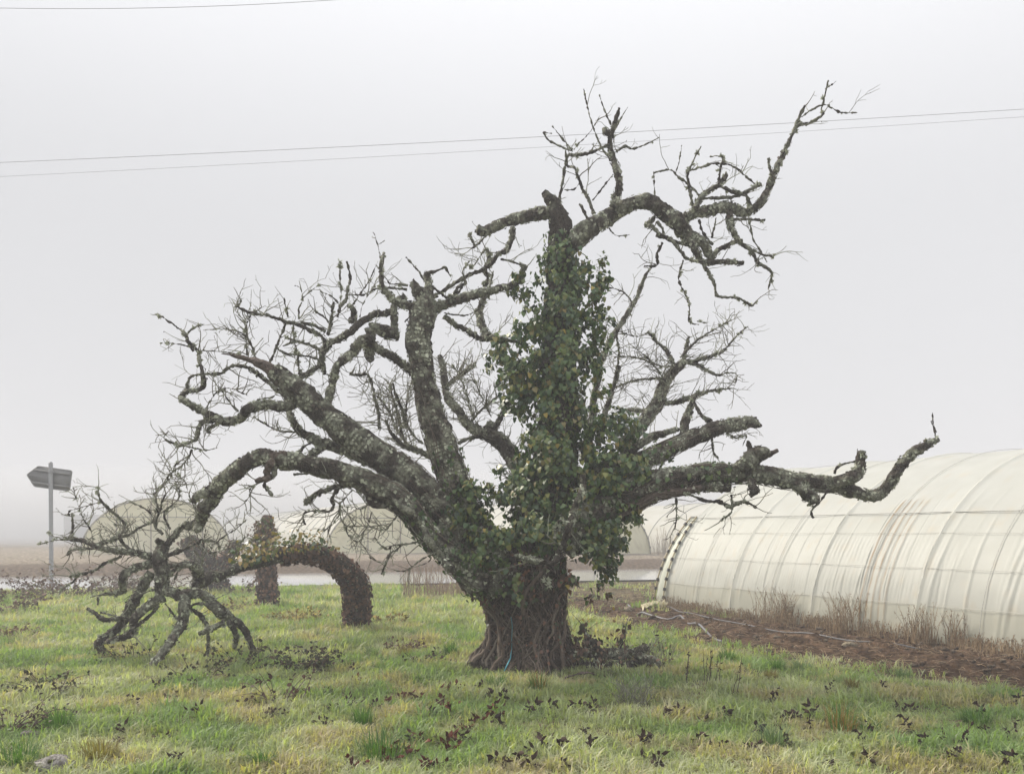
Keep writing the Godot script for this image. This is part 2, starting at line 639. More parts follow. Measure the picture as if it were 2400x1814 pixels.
func build_far_greenhouses() -> void:
	var y := 0.30
	far_greenhouse(Vector3(-22.4, y, -54.0), 4.4, 3.45, "pale film tunnel in the mist with its whole arched end behind the fallen branches", [-0.55, -0.1, 0.12, 0.6])
	far_greenhouse(Vector3(-7.3, y, -54.0), 4.5, 3.35, "misty film tunnel whose arched end shows under the left bough of the old tree", [-0.42, 0.05, 0.5])
	far_greenhouse(Vector3(4.45, y, -50.0), 4.4, 3.3, "pale film tunnel end just right of the old trunk across the road", [-0.3, 0.1])
	far_greenhouse(Vector3(17.3, y, -50.0), 4.4, 3.3, "far film tunnel mostly hidden behind the large near greenhouse", [0.0])
	for k in 4:
		var p := [Vector3(-27.0, 0, -52.8), Vector3(-12.0, 0, -52.0), Vector3(9.3, 0, -51.0), Vector3(11.6, 0, -50.0)][k] as Vector3
		p.y = ground_y(p.x, p.z)
		var b := Build.new()
		for i in (70 if k >= 2 else 40):
			var q := p + Vector3(rnd(-0.9, 0.9), 0, rnd(-0.4, 0.4))
			var hh := rnd(0.6, 1.7) if k >= 2 else rnd(0.3, 0.7)
			thin_tube(b, [q, q + Vector3(rnd(-0.08, 0.08), hh * 0.5, 0), q + Vector3(rnd(-0.2, 0.2), hh, rnd(-0.1, 0.1))], 0.012, 0.006, mixc(Color(0.26, 0.20, 0.13), Color(0.36, 0.29, 0.2), rnd(0, 1)), 3)
		var o := part("dry_reeds", b, M.straw)
		tag(o, ["dry weeds at the left foot of the leftmost far tunnel", "dry weeds at the foot of the middle far tunnel", "tall dry reeds between the far tunnel ends right of the trunk", "tall dry reeds at the edge of the near greenhouse, across the road"][k], "weeds")

func box(b: Build, o: Vector3, sx: Vector3, sy: Vector3, sz: Vector3, col: Color) -> void:
	# o: a corner; the three edges leave it
	var p := [o, o + sx, o + sx + sy, o + sy, o + sz, o + sx + sz, o + sx + sy + sz, o + sy + sz]
	for f in [[0, 3, 2, 1], [4, 5, 6, 7], [0, 1, 5, 4], [3, 7, 6, 2], [0, 4, 7, 3], [1, 2, 6, 5]]:
		b.quad(p[f[3]], p[f[2]], p[f[1]], p[f[0]], col)

func build_far_shed() -> void:
	var o := Vector3(-50.5, ground_y(-50, -96), -96)
	var g := thing("shed", o, "flat roofed grey shed fading into the mist far left", "shed")
	var b := Build.new()
	box(b, o, Vector3(4.4, 0, 0), Vector3(0, 3.0, 0), Vector3(0, 0, -5), Color(0.20, 0.19, 0.185))
	part("wall", b, M.stone, g, false)
	b = Build.new()
	box(b, o + Vector3(-0.15, 3.0, 0.15), Vector3(4.7, 0, 0), Vector3(0, 0.16, 0), Vector3(0, 0, -5.3), Color(0.26, 0.25, 0.24))
	part("roof", b, M.stone, g, false)
	b = Build.new()
	box(b, o + Vector3(2.6, 0.02, 0.04), Vector3(1.2, 0, 0), Vector3(0, 2.1, 0), Vector3(0, 0, -0.03), Color(0.13, 0.12, 0.12))
	part("door", b, M.metal, g, false)

# ---------------------------------------------------------------- sign and wires
func build_sign() -> void:
	var base := Vector3(-12.7, ground_y(-12.7, -23.5), -23.5)
	var g := thing("direction_sign", base, "arrow shaped road sign on a grey post seen from behind", "sign")
	var b := Build.new()
	var P := []
	for k in 13: P.append(base + Vector3(-0.02 * k / 12.0, -0.05 + 3.54 * k / 12.0, 0))
	thin_tube(b, P, 0.055, 0.055, Color(0.46, 0.47, 0.49), 20)
	part("post", b, M.metal, g)
	b = Build.new()
	thin_tube(b, [base + Vector3(-0.02, 3.48, 0), base + Vector3(-0.02, 3.50, 0), base + Vector3(-0.02, 3.52, 0)], 0.06, 0.03, Color(0.40, 0.41, 0.43), 20)
	part("cap", b, M.metal, g)
	# the plate hangs a little askew on the far side of the post
	var c := base + Vector3(-0.02, 3.05, -0.10)
	var tilt := -0.135
	var ex := Vector3(cos(tilt), sin(tilt), -0.04).normalized()
	var ey := Vector3(-sin(tilt), cos(tilt), 0).normalized()
	var outline := [Vector2(-0.70, 0.02), Vector2(-0.68, 0.05), Vector2(-0.45, 0.285), Vector2(-0.41, 0.30), Vector2(0.47, 0.30), Vector2(0.50, 0.27), Vector2(0.50, -0.24), Vector2(0.47, -0.27), Vector2(-0.43, -0.27), Vector2(-0.47, -0.255), Vector2(-0.68, -0.01)]
	b = Build.new()
	var grey := Color(0.235, 0.235, 0.23)
	for f in 2:
		var z := Vector3(0, 0, 0.012 if f == 0 else -0.012)
		var m := b.put(c + z, grey)
		for q in outline: b.put(c + ex * q.x + ey * q.y + z, grey)
		for k in outline.size():
			var k2 := (k + 1) % outline.size()
			if f == 0: b.tri(m, m + 1 + k, m + 1 + k2)
			else: b.tri(m, m + 1 + k2, m + 1 + k)
	var n := outline.size()
	for k in n:
		var k2 := (k + 1) % n
		b.tri(1 + k, n + 2 + k, 1 + k2)
		b.tri(1 + k2, n + 2 + k, n + 2 + k2)
	var plate := part("panel", b, M.metal, g, false)
	b = Build.new()
	var rim := []
	for k in n + 1:
		var q: Vector2 = outline[k % n]
		rim.append(c + ex * q.x + ey * q.y + Vector3(0, 0, 0.008))
	thin_tube(b, rim, 0.014, 0.014, Color(0.40, 0.40, 0.40), 6)
	part("rim", b, M.metal, plate)
	for y in [0.19, -0.16]:
		b = Build.new()
		var l := -0.52 if y > 0 else -0.54
		box(b, c + ex * l + ey * (y - 0.025) + Vector3(0, 0, 0.045), ex * 1.0, ey * 0.05, Vector3(0, 0, -0.03), Color(0.33, 0.33, 0.325))
		part("rail", b, M.metal, g, false)
		b = Build.new()
		var m: Vector3 = c + ey * y
		thin_tube(b, [m + Vector3(0, -0.03, 0.10), m + Vector3(0, 0.0, 0.10), m + Vector3(0, 0.03, 0.10)], 0.066, 0.066, Color(0.36, 0.36, 0.37), 16)
		part("clamp", b, M.metal, g)

func build_wires() -> void:
	var rows := [[0, 381, 2400, 256, 22.0, 0.006, "upper of the two overhead wires crossing behind the tree"],
		[0, 414, 2400, 274, 24.0, 0.0045, "lower, fainter of the two overhead wires crossing behind the tree"],
		[0, 19, 780, 0, 15.0, 0.004, "thin overhead wire in the top left corner of the sky"]]
	for r in rows:
		var p := at(r[0], r[1], r[4])
		var q := at(r[2], r[3], r[4])
		var P := []
		for k in 81:
			var u := lerpf(-0.9, 1.9, k / 80.0)
			P.append(p.lerp(q, u) + Vector3(0, 0.25 * (u - 0.5) * (u - 0.5) - 0.06, 0))
		var b := Build.new()
		thin_tube(b, P, r[5], r[5], Color(0.22, 0.22, 0.225), 6)
		var o := part("overhead_wire", b, M.wire)
		tag(o, r[6], "wire", "overhead wires")

# ---------------------------------------------------------------- bark, twigs, lichen
const BARK := Color(0.062, 0.050, 0.040)
const BARK_GREY := Color(0.13, 0.115, 0.095)
const LICHEN := Color(0.29, 0.31, 0.235)
const LICHEN_PALE := Color(0.50, 0.52, 0.41)
const DEAD := Color(0.24, 0.195, 0.165)

func bark_color(p: Vector3) -> Color:
	var n := mid.get_noise_3dv(p * 4.0)
	var c := mixc(BARK, BARK_GREY, 0.5 + fine.get_noise_3dv(p * 9.0))
	var l := smoothstep(-0.16, 0.12, n + 0.35 * fine.get_noise_3dv(p * 16.0))
	return mixc(c, mixc(LICHEN, LICHEN_PALE, 0.35 + 1.6 * fine.get_noise_3dv(p * 8.0 + Vector3(3, 0, 0))), l * 0.9)

func dark_bark_color(p: Vector3) -> Color:
	var c := mixc(BARK, BARK_GREY, 0.4 + 1.2 * fine.get_noise_3dv(p * 9.0))
	var l := smoothstep(0.2, 0.45, mid.get_noise_3dv(p * 5.0))
	return mixc(c, LICHEN, l * 0.6)

func dead_color(p: Vector3) -> Color:
	return mixc(DEAD, Color(0.10, 0.075, 0.06), 0.35 + 1.2 * fine.get_noise_3d(p.x * 6.0, p.y * 30.0, p.z * 6.0))

func joints(data: Array) -> Array:
	var P := []
	var R := []
	for k in data.size() / 4:
		P.append(Vector3(data[k * 4], data[k * 4 + 1], data[k * 4 + 2]) * 0.01)
		R.append(data[k * 4 + 3] * 0.001)
	return [P, R]

func wander(P: Array, amount: float, key: float) -> void:
	# what a photograph cannot show: how a limb weaves towards and away from the eye
	for k in range(1, P.size()):
		P[k].z += amount * mid.get_noise_2d(k * 0.45, key * 3.7) * minf(1.0, k / 3.0)

func limb(called: String, kind: int, data: Array, parent: Node, weave := 0.0, key := 0.0) -> Array:
	var jr := joints(data)
	if weave > 0.0: wander(jr[0], weave, key)
	var path := smooth_path(jr[0], jr[1], func(r): return clampf(r * 0.42, 0.018, 0.05))
	var rmax := 0.0
	for r in path[1]: rmax = maxf(rmax, r)
	var sides := 26 if rmax > 0.12 else 18 if rmax > 0.06 else 11 if rmax > 0.025 else 7
	var b := Build.new()
	var shade := [bark_color, dead_color, dark_bark_color][kind] as Callable
	tube(b, path[0], path[1], sides, shade, 0.75 if rmax > 0.03 else 1.0, 6.0 if rmax > 0.05 else 14.0)
	var o := part(called, b, M.dead if kind == 1 else M.bark, parent)
	return [o, path[0], path[1], rmax]

func twig(b: Build, p: Vector3, dir: Vector3, length: float, r: float, depth: int) -> void:
	var n := clampi(int(length / 0.05), 3, 9)
	var P := [p]
	var q := p
	var dd := dir
	for k in n:
		dd = (dd + any_dir() * 0.28 + Vector3(0, 0.03, 0)).normalized()
		q += dd * (length / n)
		P.append(q)
		if depth > 0 and k > 0 and rng.randf() < 0.42:
			var s := (dd + any_dir() * 0.95).normalized()
			twig(b, q, s, length * rnd(0.3, 0.6), r * 0.6, depth - 1)
		elif rng.randf() < 0.35:
			var s := any_dir()
			var e := q + s * rnd(0.008, 0.022)
			var a := b.put(q + dd * r * 1.3, Color(0.12, 0.105, 0.085))
			b.put(e, Color(0.12, 0.105, 0.085)); b.put(q - dd * r * 1.3, Color(0.12, 0.105, 0.085))
			b.tri(a, a + 1, a + 2)
	var t := rng.randf()
	var c := mixc(Color(0.09, 0.075, 0.06), Color(0.29, 0.30, 0.23), t * t + 0.2)
	thin_tube(b, P, r, maxf(0.0018, r * 0.45), c, 4)

func tuft(b: Build, p: Vector3, size: float, out: Vector3, pale: float) -> void:
	for k in rng.randi_range(13, 20):
		var dd := (any_dir() + out * 0.7).normalized()
		var sd := dd.cross(any_dir()).normalized() * size * rnd(0.14, 0.30)
		var c := mixc(LICHEN, LICHEN_PALE, pale + rnd(-0.3, 0.4))
		var l := size * rnd(0.5, 1.1)
		var a := b.put(p - sd, c)
		b.put(p + sd, c); b.put(p + dd * l * 0.55 + sd * 1.3, c); b.put(p + dd * l, c)
		b.tri(a, a + 1, a + 2); b.tri(a, a + 2, a + 3)

func flake(b: Build, p: Vector3, n: Vector3, size: float) -> void:
	var t1 := n.cross(any_dir()).normalized()
	var t2 := n.cross(t1)
	var c := bark_color(p + n * 0.01) * rnd(0.7, 1.3)
	var m := b.put(p + n * size * rnd(0.05, 0.3), c)
	var k := 7
	for i in k:
		var a := TAU * i / k + rnd(-0.3, 0.3)
		var r := size * rnd(0.3, 1.25)
		b.put(p + (t1 * cos(a) + t2 * sin(a)) * r + n * size * rnd(0.05, 0.7), c)
	for i in k:
		b.tri(m, m + 1 + i, m + 1 + (i + 1) % k)

func dress(l: Array, twigs: float, lichen: float, lean: Vector3, twig_scale := 1.0) -> void:
	var o: MeshInstance3D = l[0]
	var P: Array = l[1]
	var R: Array = l[2]
	var fr := frames(P)
	var bt := Build.new()
	var bl := Build.new()
	for k in range(1, P.size()):
		var ln: float = P[k].distance_to(P[k - 1])
		var r: float = R[k]
		if twigs > 0.0:
			var want := twigs * ln * (9.0 if twigs < 1.4 else 14.0)
			while want > 0.0:
				if rng.randf() < want:
					var a := rnd(0, TAU)
					var n: Vector3 = fr[k][0] * cos(a) + fr[k][1] * sin(a)
					var dd: Vector3 = (n * 0.9 + fr[k][2] * rnd(0.1, 0.9) + lean * 0.35).normalized()
					twig(bt, P[k] + n * r * 0.7, dd, rnd(0.07, 0.34) * twig_scale * (1.35 if rng.randf() < 0.2 else 1.0), rnd(0.0038, 0.0075), 1 if rng.randf() < 0.6 else 2)
				want -= 1.0
		if lichen > 0.0:
			if r > 0.022:
				var want := lichen * ln * TAU * r * 700.0
				while want > 0.0:
					if rng.randf() < want:
						var a := rnd(0, TAU)
						var n: Vector3 = fr[k][0] * cos(a) + fr[k][1] * sin(a)
						var q: Vector3 = P[k] + n * r * 1.02
						if mid.get_noise_3dv(q * 4.0) > -0.25:
							flake(bl, q, n, rnd(0.008, 0.026))
					want -= 1.0
			var want2 := lichen * ln * (5.0 if r > 0.022 else 7.0)
			while want2 > 0.0:
				if rng.randf() < want2:
					var a := rnd(0, TAU)
					var n: Vector3 = fr[k][0] * cos(a) + fr[k][1] * sin(a)
					tuft(bl, P[k] + n * r * 0.9, rnd(0.014, 0.05) * (1.25 if lichen > 1.9 else 1.0), n, 0.5)
				want2 -= 1.0
	if bt.ix.size() > 0:
		tag(part("twigs", bt, M.twig, o), "", "", "", "stuff")
	if bl.ix.size() > 0:
		tag(part("lichen", bl, M.lichen, o, false), "", "", "", "stuff")

# ---------------------------------------------------------------- the old tree
const TREE_AT := Vector3(0.19, 0.0, -9.95)
var tree_paths := []

# profile of the trunk: [height, centre x, centre z, radius]
const TRUNK := [[-0.12, 0.19, -9.93, 0.66], [0.0, 0.19, -9.94, 0.60], [0.07, 0.19, -9.94, 0.545], [0.18, 0.186, -9.95, 0.475], [0.34, 0.18, -9.95, 0.44], [0.58, 0.155, -9.95, 0.435], [0.82, 0.11, -9.94, 0.47], [1.04, 0.065, -9.93, 0.53], [1.26, 0.04, -9.92, 0.53], [1.42, 0.03, -9.92, 0.46], [1.52, 0.03, -9.92, 0.30]]

func trunk_point(y: float, a: float, out := 0.0) -> Vector3:
	var k := 0
	while k < TRUNK.size() - 2 and TRUNK[k + 1][0] < y: k += 1
	var A = TRUNK[k]
	var B = TRUNK[k + 1]
	var t := clampf((y - A[0]) / (B[0] - A[0]), 0.0, 1.0)
	t = lerpf(t, t * t * (3.0 - 2.0 * t), 0.4)
	var r := lerpf(A[3], B[3], t)
	var root := smoothstep(0.5, 0.0, y)
	var rib := 0.055 * sin(a * 5.0 + 0.6 + 0.8 * y) + 0.035 * sin(a * 9.0 + 2.0 - 1.3 * y) + 0.02 * sin(a * 17.0 + y * 3.0)
	r *= 1.0 + rib * (0.6 + 1.5 * root)
	# a burl at the left foot
	r += 0.13 * exp(-pow(wrapf(a - PI * 0.97, -PI, PI) / 0.33, 2.0)) * exp(-pow((y - 0.10) / 0.15, 2.0))
	var dirv := Vector3(cos(a), 0, sin(a))
	var p := Vector3(lerpf(A[1], B[1], t), y, lerpf(A[2], B[2], t))
	var q := p + dirv * r
	var e := mid.get_noise_3d(q.x * 5.0, q.y * 2.0, q.z * 5.0) * 0.05 + fine.get_noise_3d(q.x * 16.0, q.y * 5.0, q.z * 16.0) * 0.022
	return p + dirv * (r + e + out)

func build_old_tree() -> void:
	var g := thing("old_tree", TREE_AT, "huge old lichen covered bare tree wrapped in ivy in the middle of the field", "tree", "trees")
	var b := Build.new()
	var n := 120
	var rows := 92
	for j in rows + 1:
		var y := lerpf(-0.12, 1.52, j / float(rows))
		for k in n:
			var p := trunk_point(y, TAU * k / n)
			var c := mixc(Color(0.055, 0.042, 0.034), Color(0.15, 0.12, 0.098), 0.45 + 1.3 * fine.get_noise_3d(p.x * 12.0, p.y * 4.0, p.z * 12.0))
			c = mixc(c, Color(0.085, 0.085, 0.03), smoothstep(0.25, 0.5, mid.get_noise_3dv(p * 3.0)) * 0.6)
			b.put(p, c)
	for j in rows:
		for k in n:
			var q := j * n + k
			var q2 := j * n + (k + 1) % n
			b.tri(q, q2, q + n)
			b.tri(q2, q2 + n, q + n)
	part("trunk", b, M.bark, g)
	for k in TREE_LIMBS.size():
		var e = TREE_LIMBS[k]
		var big_limb: bool = e[3][3] > 110
		var l := limb("bough" if big_limb else "branch", e[0], e[3], g, 0.0 if big_limb else 0.25, k)
		tree_paths.append(l)
		if e[0] == 1: l[0].set_meta("label", "weathered dead wood without bark")
		dress(l, e[1], e[2], Vector3(signf(l[1][-1].x - 0.3) * 0.3, 0.35, 0), 1.0)
	# ivy stems and dead suckers that climb the trunk
	var climbers := thing("climbing_ivy", TREE_AT + Vector3(0, 0.01, 0), "green ivy climbing the old tree, its woody stems netted over the trunk", "ivy")
	var cols := [Color(0.20, 0.16, 0.125), Color(0.15, 0.115, 0.09), Color(0.10, 0.075, 0.06), Color(0.27, 0.225, 0.18)]
	for k in 150:
		var a := rnd(0, TAU) if k > 90 else rnd(PI * 0.02, PI * 0.98)
		var y := rnd(-0.02, 0.1) if k % 5 < 3 else rnd(0.1, 0.9)
		var top := minf(1.44, y + rnd(0.35, 1.4))
		var r0 := rnd(0.004, 0.009) if k % 9 else rnd(0.014, 0.026)
		var P := []
		var drift := rnd(-0.25, 0.25)
		while y < top:
			P.append(trunk_point(y, a, r0 * 0.7 + 0.008))
			y += rnd(0.03, 0.055)
			drift = clampf(drift + rnd(-0.35, 0.35), -0.9, 0.9)
			a += drift * 0.10
		if P.size() < 4: continue
		var vb := Build.new()
		var sm := smooth_path(P, P.map(func(_p): return r0), func(_r): return 0.02)
		thin_tube(vb, sm[0], r0 * 1.15, r0 * 0.6, cols[k % 4], 6)
		part("stem", vb, M.vine, climbers)
	# finer rootlets, past counting
	var fb := Build.new()
	for k in 420:
		var a := rnd(0, TAU) if k % 3 == 0 else rnd(0.0, PI)
		var y := rnd(0.05, 1.35)
		var P := []
		for i in rng.randi_range(5, 12):
			P.append(trunk_point(clampf(y, 0.0, 1.45), a, 0.012 + rnd(0, 0.03)))
			y += rnd(-0.02, 0.045)
			a += rnd(-0.09, 0.09)
		thin_tube(fb, P, rnd(0.002, 0.004), 0.0015, cols[rng.randi() % 4], 4)
	# stems that follow the boughs
	for l in tree_paths:
		if l[3] < 0.12: continue
		var PP: Array = l[1]
		var RR: Array = l[2]
		var fr := frames(PP)
		for k in 26:
			var a := rnd(0, TAU)
			var i := rng.randi_range(0, int(PP.size() * 0.35))
			var P := []
			for s in rng.randi_range(12, 34):
				if i >= PP.size(): break
				P.append(PP[i] + (fr[i][0] * cos(a) + fr[i][1] * sin(a)) * (RR[i] * 1.04 + 0.01))
				i += 1
				a += rnd(-0.1, 0.1)
			if P.size() > 3: thin_tube(fb, P, rnd(0.003, 0.006), 0.002, cols[rng.randi() % 4], 4)
	tag(part("rootlets", fb, M.vine, climbers), "", "", "", "stuff")
	ivy_home = climbers

var ivy_home: Node3D

# ---------------------------------------------------------------- leaves
func leaf_mesh(lobed: bool, cols := [Color.WHITE]) -> ArrayMesh:
	# unit leaf: stalk at the origin, tip at y = 1, folded along the midrib, upper side towards +z
	var half := [Vector2(0.0, 0.0), Vector2(0.20, -0.10), Vector2(0.50, 0.12), Vector2(0.34, 0.36), Vector2(0.36, 0.58), Vector2(0.14, 0.80), Vector2(0.0, 1.0)] if lobed else [Vector2(0.0, 0.0), Vector2(0.22, 0.06), Vector2(0.36, 0.28), Vector2(0.34, 0.52), Vector2(0.20, 0.80), Vector2(0.0, 1.0)]
	var b := Build.new()
	for s in [1, -1]:
		var first := b.v.size()
		var mids := [Vector3(0, 0.0, 0), Vector3(0, 0.45, 0.03), Vector3(0, 1.0, -0.12)]
		for q in half:
			b.put(Vector3(q.x * s, q.y, 0.16 * absf(q.x) - 0.12 * q.y * q.y), cols[0])
		var m := b.put(mids[1], cols[0])
		for k in half.size() - 1:
			if s == 1: b.tri(m, first + k + 1, first + k)
			else: b.tri(m, first + k, first + k + 1)
	return b.mesh(true)

func leaf_frame(normal: Vector3, droop: Vector3, size: float, p: Vector3) -> Transform3D:
	var z := normal.normalized()
	var y := (droop - z * droop.dot(z)).normalized()
	var x := y.cross(z)
	return Transform3D(Basis(x * size, y * size, z * size), p)

func scatter(called: String, mesh: Mesh, mat: Material, xf: Array, cols: Array, parent: Node) -> MultiMeshInstance3D:
	var mm := MultiMesh.new()
	mm.transform_format = MultiMesh.TRANSFORM_3D
	mm.use_colors = true
	mm.mesh = mesh
	mm.instance_count = xf.size()
	for k in xf.size():
		mm.set_instance_transform(k, xf[k])
		mm.set_instance_color(k, cols[k])
	var o := MultiMeshInstance3D.new()
	o.multimesh = mm
	o.material_override = mat
	o.name = numbered(called) if parent == self else called
	parent.add_child(o, true)
	if parent != self: o.position = -origin_of(parent)
	o.set_meta("kind", "stuff")
	return o

# foliage clumps of the ivy: [px, py, half width, half height in photograph pixels, depth, leaves]
const IVY := [[1315, 600, 42, 45, 9.9, 170], [1318, 645, 62, 60, 9.9, 300], [1392, 640, 45, 40, 9.85, 110], [1228, 672, 42, 34, 9.9, 80], [1315, 740, 72, 75, 9.9, 460], [1250, 765, 48, 60, 9.85, 190], [1390, 730, 48, 65, 9.9, 190],
	[1310, 850, 88, 90, 9.88, 720], [1190, 835, 55, 70, 9.8, 300], [1222, 905, 62, 75, 9.8, 400], [1392, 850, 45, 80, 9.95, 180], [1300, 955, 92, 90, 9.85, 760], [1430, 1000, 75, 48, 9.75, 330], [1298, 1065, 98, 85, 9.75, 820],
	[1440, 1100, 95, 60, 9.65, 560], [1200, 1130, 62, 62, 9.7, 330], [1285, 1170, 112, 85, 9.65, 860], [1420, 1190, 88, 75, 9.6, 700], [1100, 1180, 48, 80, 9.4, 330], [1150, 1285, 85, 55, 9.35, 380], [1400, 1270, 75, 62, 9.6, 420],
	[1425, 1330, 26, 48, 9.55, 90], [1420, 1380, 14, 26, 9.55, 22], [1388, 1400, 14, 9, 9.55, 9], [1330, 1370, 14, 60, 9.45, 60], [1260, 1250, 90, 50, 9.45, 420], [1200, 1360, 90, 60, 9.42, 120]]

func build_tree_ivy() -> void:
	var mesh := leaf_mesh(true)
	var xf := []
	var cols := []
	var greens := [Color(0.036, 0.075, 0.020), Color(0.052, 0.098, 0.025), Color(0.075, 0.122, 0.030), Color(0.105, 0.14, 0.034), Color(0.17, 0.175, 0.04), Color(0.024, 0.052, 0.02)]
	var stems := Build.new()
	for e in IVY:
		var d: float = e[4]
		var c := at(e[0], e[1], d)
		var rx: float = e[2] / FOCAL * d
		var ry: float = e[3] / FOCAL * d
		var rz := clampf(rx, 0.1, 0.42)
		var sprays := maxi(3, int(e[5] * 1.75) / 16)
		for s in sprays:
			var dd := any_dir()
			var q := c + Vector3(dd.x * rx, dd.y * ry, dd.z * rz) * pow(rnd(0.05, 1.0), 0.42)
			var root := c + Vector3(dd.x * rx * 0.3, dd.y * ry * 0.4 - 0.05, dd.z * rz * 0.3)
			thin_tube(stems, [root, root.lerp(q, 0.5) + any_dir() * 0.02, q, q + dd * 0.05 + Vector3(0, -0.02, 0)], 0.003, 0.0015, Color(0.12, 0.10, 0.06), 3)
			for k in 16 if sprays > 3 else maxi(3, e[5] / 3):
				var p := q + any_dir() * rnd(0.0, 0.11)
				var n := (Vector3(dd.x, dd.y * 0.4, dd.z) + any_dir() * 0.75 + Vector3(-0.1, 0.35, 0.25)).normalized()
				xf.append(leaf_frame(n, Vector3(rnd(-0.6, 0.6), -1.0, rnd(-0.4, 0.4)), rnd(0.040, 0.074), p))
				var t := rng.randf()
				var col: Color = greens[rng.randi() % 4] if t < 0.72 else greens[5] if t < 0.82 else greens[4] if t < 0.95 else Color(0.16, 0.13, 0.04) if t < 0.99 else Color(0.32, 0.24, 0.05)
				if e[1] > 1340 and rng.randf() < 0.6: col = [Color(0.12, 0.055, 0.03), Color(0.17, 0.08, 0.045), Color(0.08, 0.05, 0.035)][rng.randi() % 3]
				cols.append(col * rnd(0.8, 1.25))
	# withered leaves caught between the stems on the trunk
	for k in 520:
		var a := rnd(-0.2, PI + 0.2)
		var p := trunk_point(rnd(0.12, 1.4), a, rnd(0.01, 0.05))
		xf.append(leaf_frame(Vector3(cos(a), 0.2, sin(a)) + any_dir() * 0.6, Vector3(rnd(-1, 1), -1, 0), rnd(0.02, 0.05), p))
		cols.append([Color(0.12, 0.055, 0.03), Color(0.09, 0.06, 0.04), Color(0.17, 0.075, 0.04), Color(0.05, 0.07, 0.025)][rng.randi() % 4] * rnd(0.7, 1.2))
	# leaves hugging the left bough and the middle stem
	for li in tree_paths.size():
		var l = tree_paths[li]
		if l[3] < 0.15: continue
		var fr := frames(l[1])
		var main_stem: bool = TREE_LIMBS[li][0] == 2
		for k in (2100 if main_stem else 260):
			var i := rng.randi_range(0, int(l[1].size() * (0.84 if main_stem else 0.38 if li else 0.25)))
			var a := rnd(0, TAU)
			var n: Vector3 = fr[i][0] * cos(a) + fr[i][1] * sin(a)
			if n.z < -0.3: continue
			xf.append(leaf_frame(n + any_dir() * 0.5, Vector3(rnd(-0.5, 0.5), -1, 0), rnd(0.03, 0.065), l[1][i] + n * (l[2][i] * 1.05 + rnd(0.0, 0.05))))
			cols.append(greens[rng.randi() % 4] * rnd(0.8, 1.2))
	tag(part("sprigs", stems, M.twig, ivy_home), "", "", "", "stuff")
	# the leaves that show largest (nearest to the eye) are parts of their own
	var order := range(xf.size())
	order.sort_custom(func(i, j): return xf[i].origin.z + xf[i].basis.z.length() * 4.0 > xf[j].origin.z + xf[j].basis.z.length() * 4.0)
	var tones := []
	for c in greens:
		var m: StandardMaterial3D = M.ivy.duplicate()
		m.albedo_color = c.linear_to_srgb()
		tones.append(m)
	var rest_x := []
	var rest_c := []
	for k in order.size():
		var i: int = order[k]
		if k < 300:
			var o := MeshInstance3D.new()
			o.mesh = mesh
			var best := 0
			for q in tones.size():
				if absf(greens[q].g - cols[i].g) + absf(greens[q].r - cols[i].r) < absf(greens[best].g - cols[i].g) + absf(greens[best].r - cols[i].r): best = q
			o.material_override = tones[best]
			o.name = "leaf"
			ivy_home.add_child(o, true)
			o.transform = xf[i].translated(-ivy_home.position)
		else:
			rest_x.append(xf[i])
			rest_c.append(cols[i])
	scatter("foliage", mesh, M.ivy, rest_x, rest_c, ivy_home)
	print("ivy leaves ", xf.size())

# ---------------------------------------------------------------- the other trees
func build_fallen_crown() -> void:
	var g := thing("collapsed_tree", Vector3(-4.0, 0.0, -10.2), "collapsed tangle of lichen covered branches standing on the grass at the left", "tree", "trees")
	for k in FALLEN_LIMBS.size():
		var e = FALLEN_LIMBS[k]
		var l := limb("branch", 0, e[3], g, 0.5 if k > 8 else 0.25, 300 + k)
		dress(l, e[1], e[2], Vector3(0, 0.2, 0), 0.9)

func leafy(paths: Array, count: int, cols_in: Array, lift: float, up_only := false, first := 0.0, last := 1.0) -> Array:
	var xf := []
	var cols := []
	for k in count:
		var l = paths[rng.randi() % paths.size()]
		var i := clampi(int(l[1].size() * rnd(first, last)), 0, l[1].size() - 1)
		var fr := frames(l[1])
		var a := rnd(0, TAU)
		var n: Vector3 = fr[i][0] * cos(a) + fr[i][1] * sin(a)
		if up_only and n.y < 0.2: continue
		xf.append(leaf_frame(n + any_dir() * 0.7, Vector3(rnd(-0.7, 0.7), -1, rnd(-0.5, 0.5)), rnd(0.035, 0.075), l[1][i] + n * (l[2][i] + rnd(0.0, lift))))
		cols.append(cols_in[rng.randi() % cols_in.size()] * rnd(0.75, 1.25))
	return [xf, cols]

const BROWNS := [Color(0.115, 0.07, 0.05), Color(0.15, 0.085, 0.055), Color(0.085, 0.06, 0.05), Color(0.19, 0.12, 0.08)]
const GREENS := [Color(0.05, 0.085, 0.03), Color(0.08, 0.11, 0.035), Color(0.14, 0.15, 0.05), Color(0.24, 0.17, 0.04)]

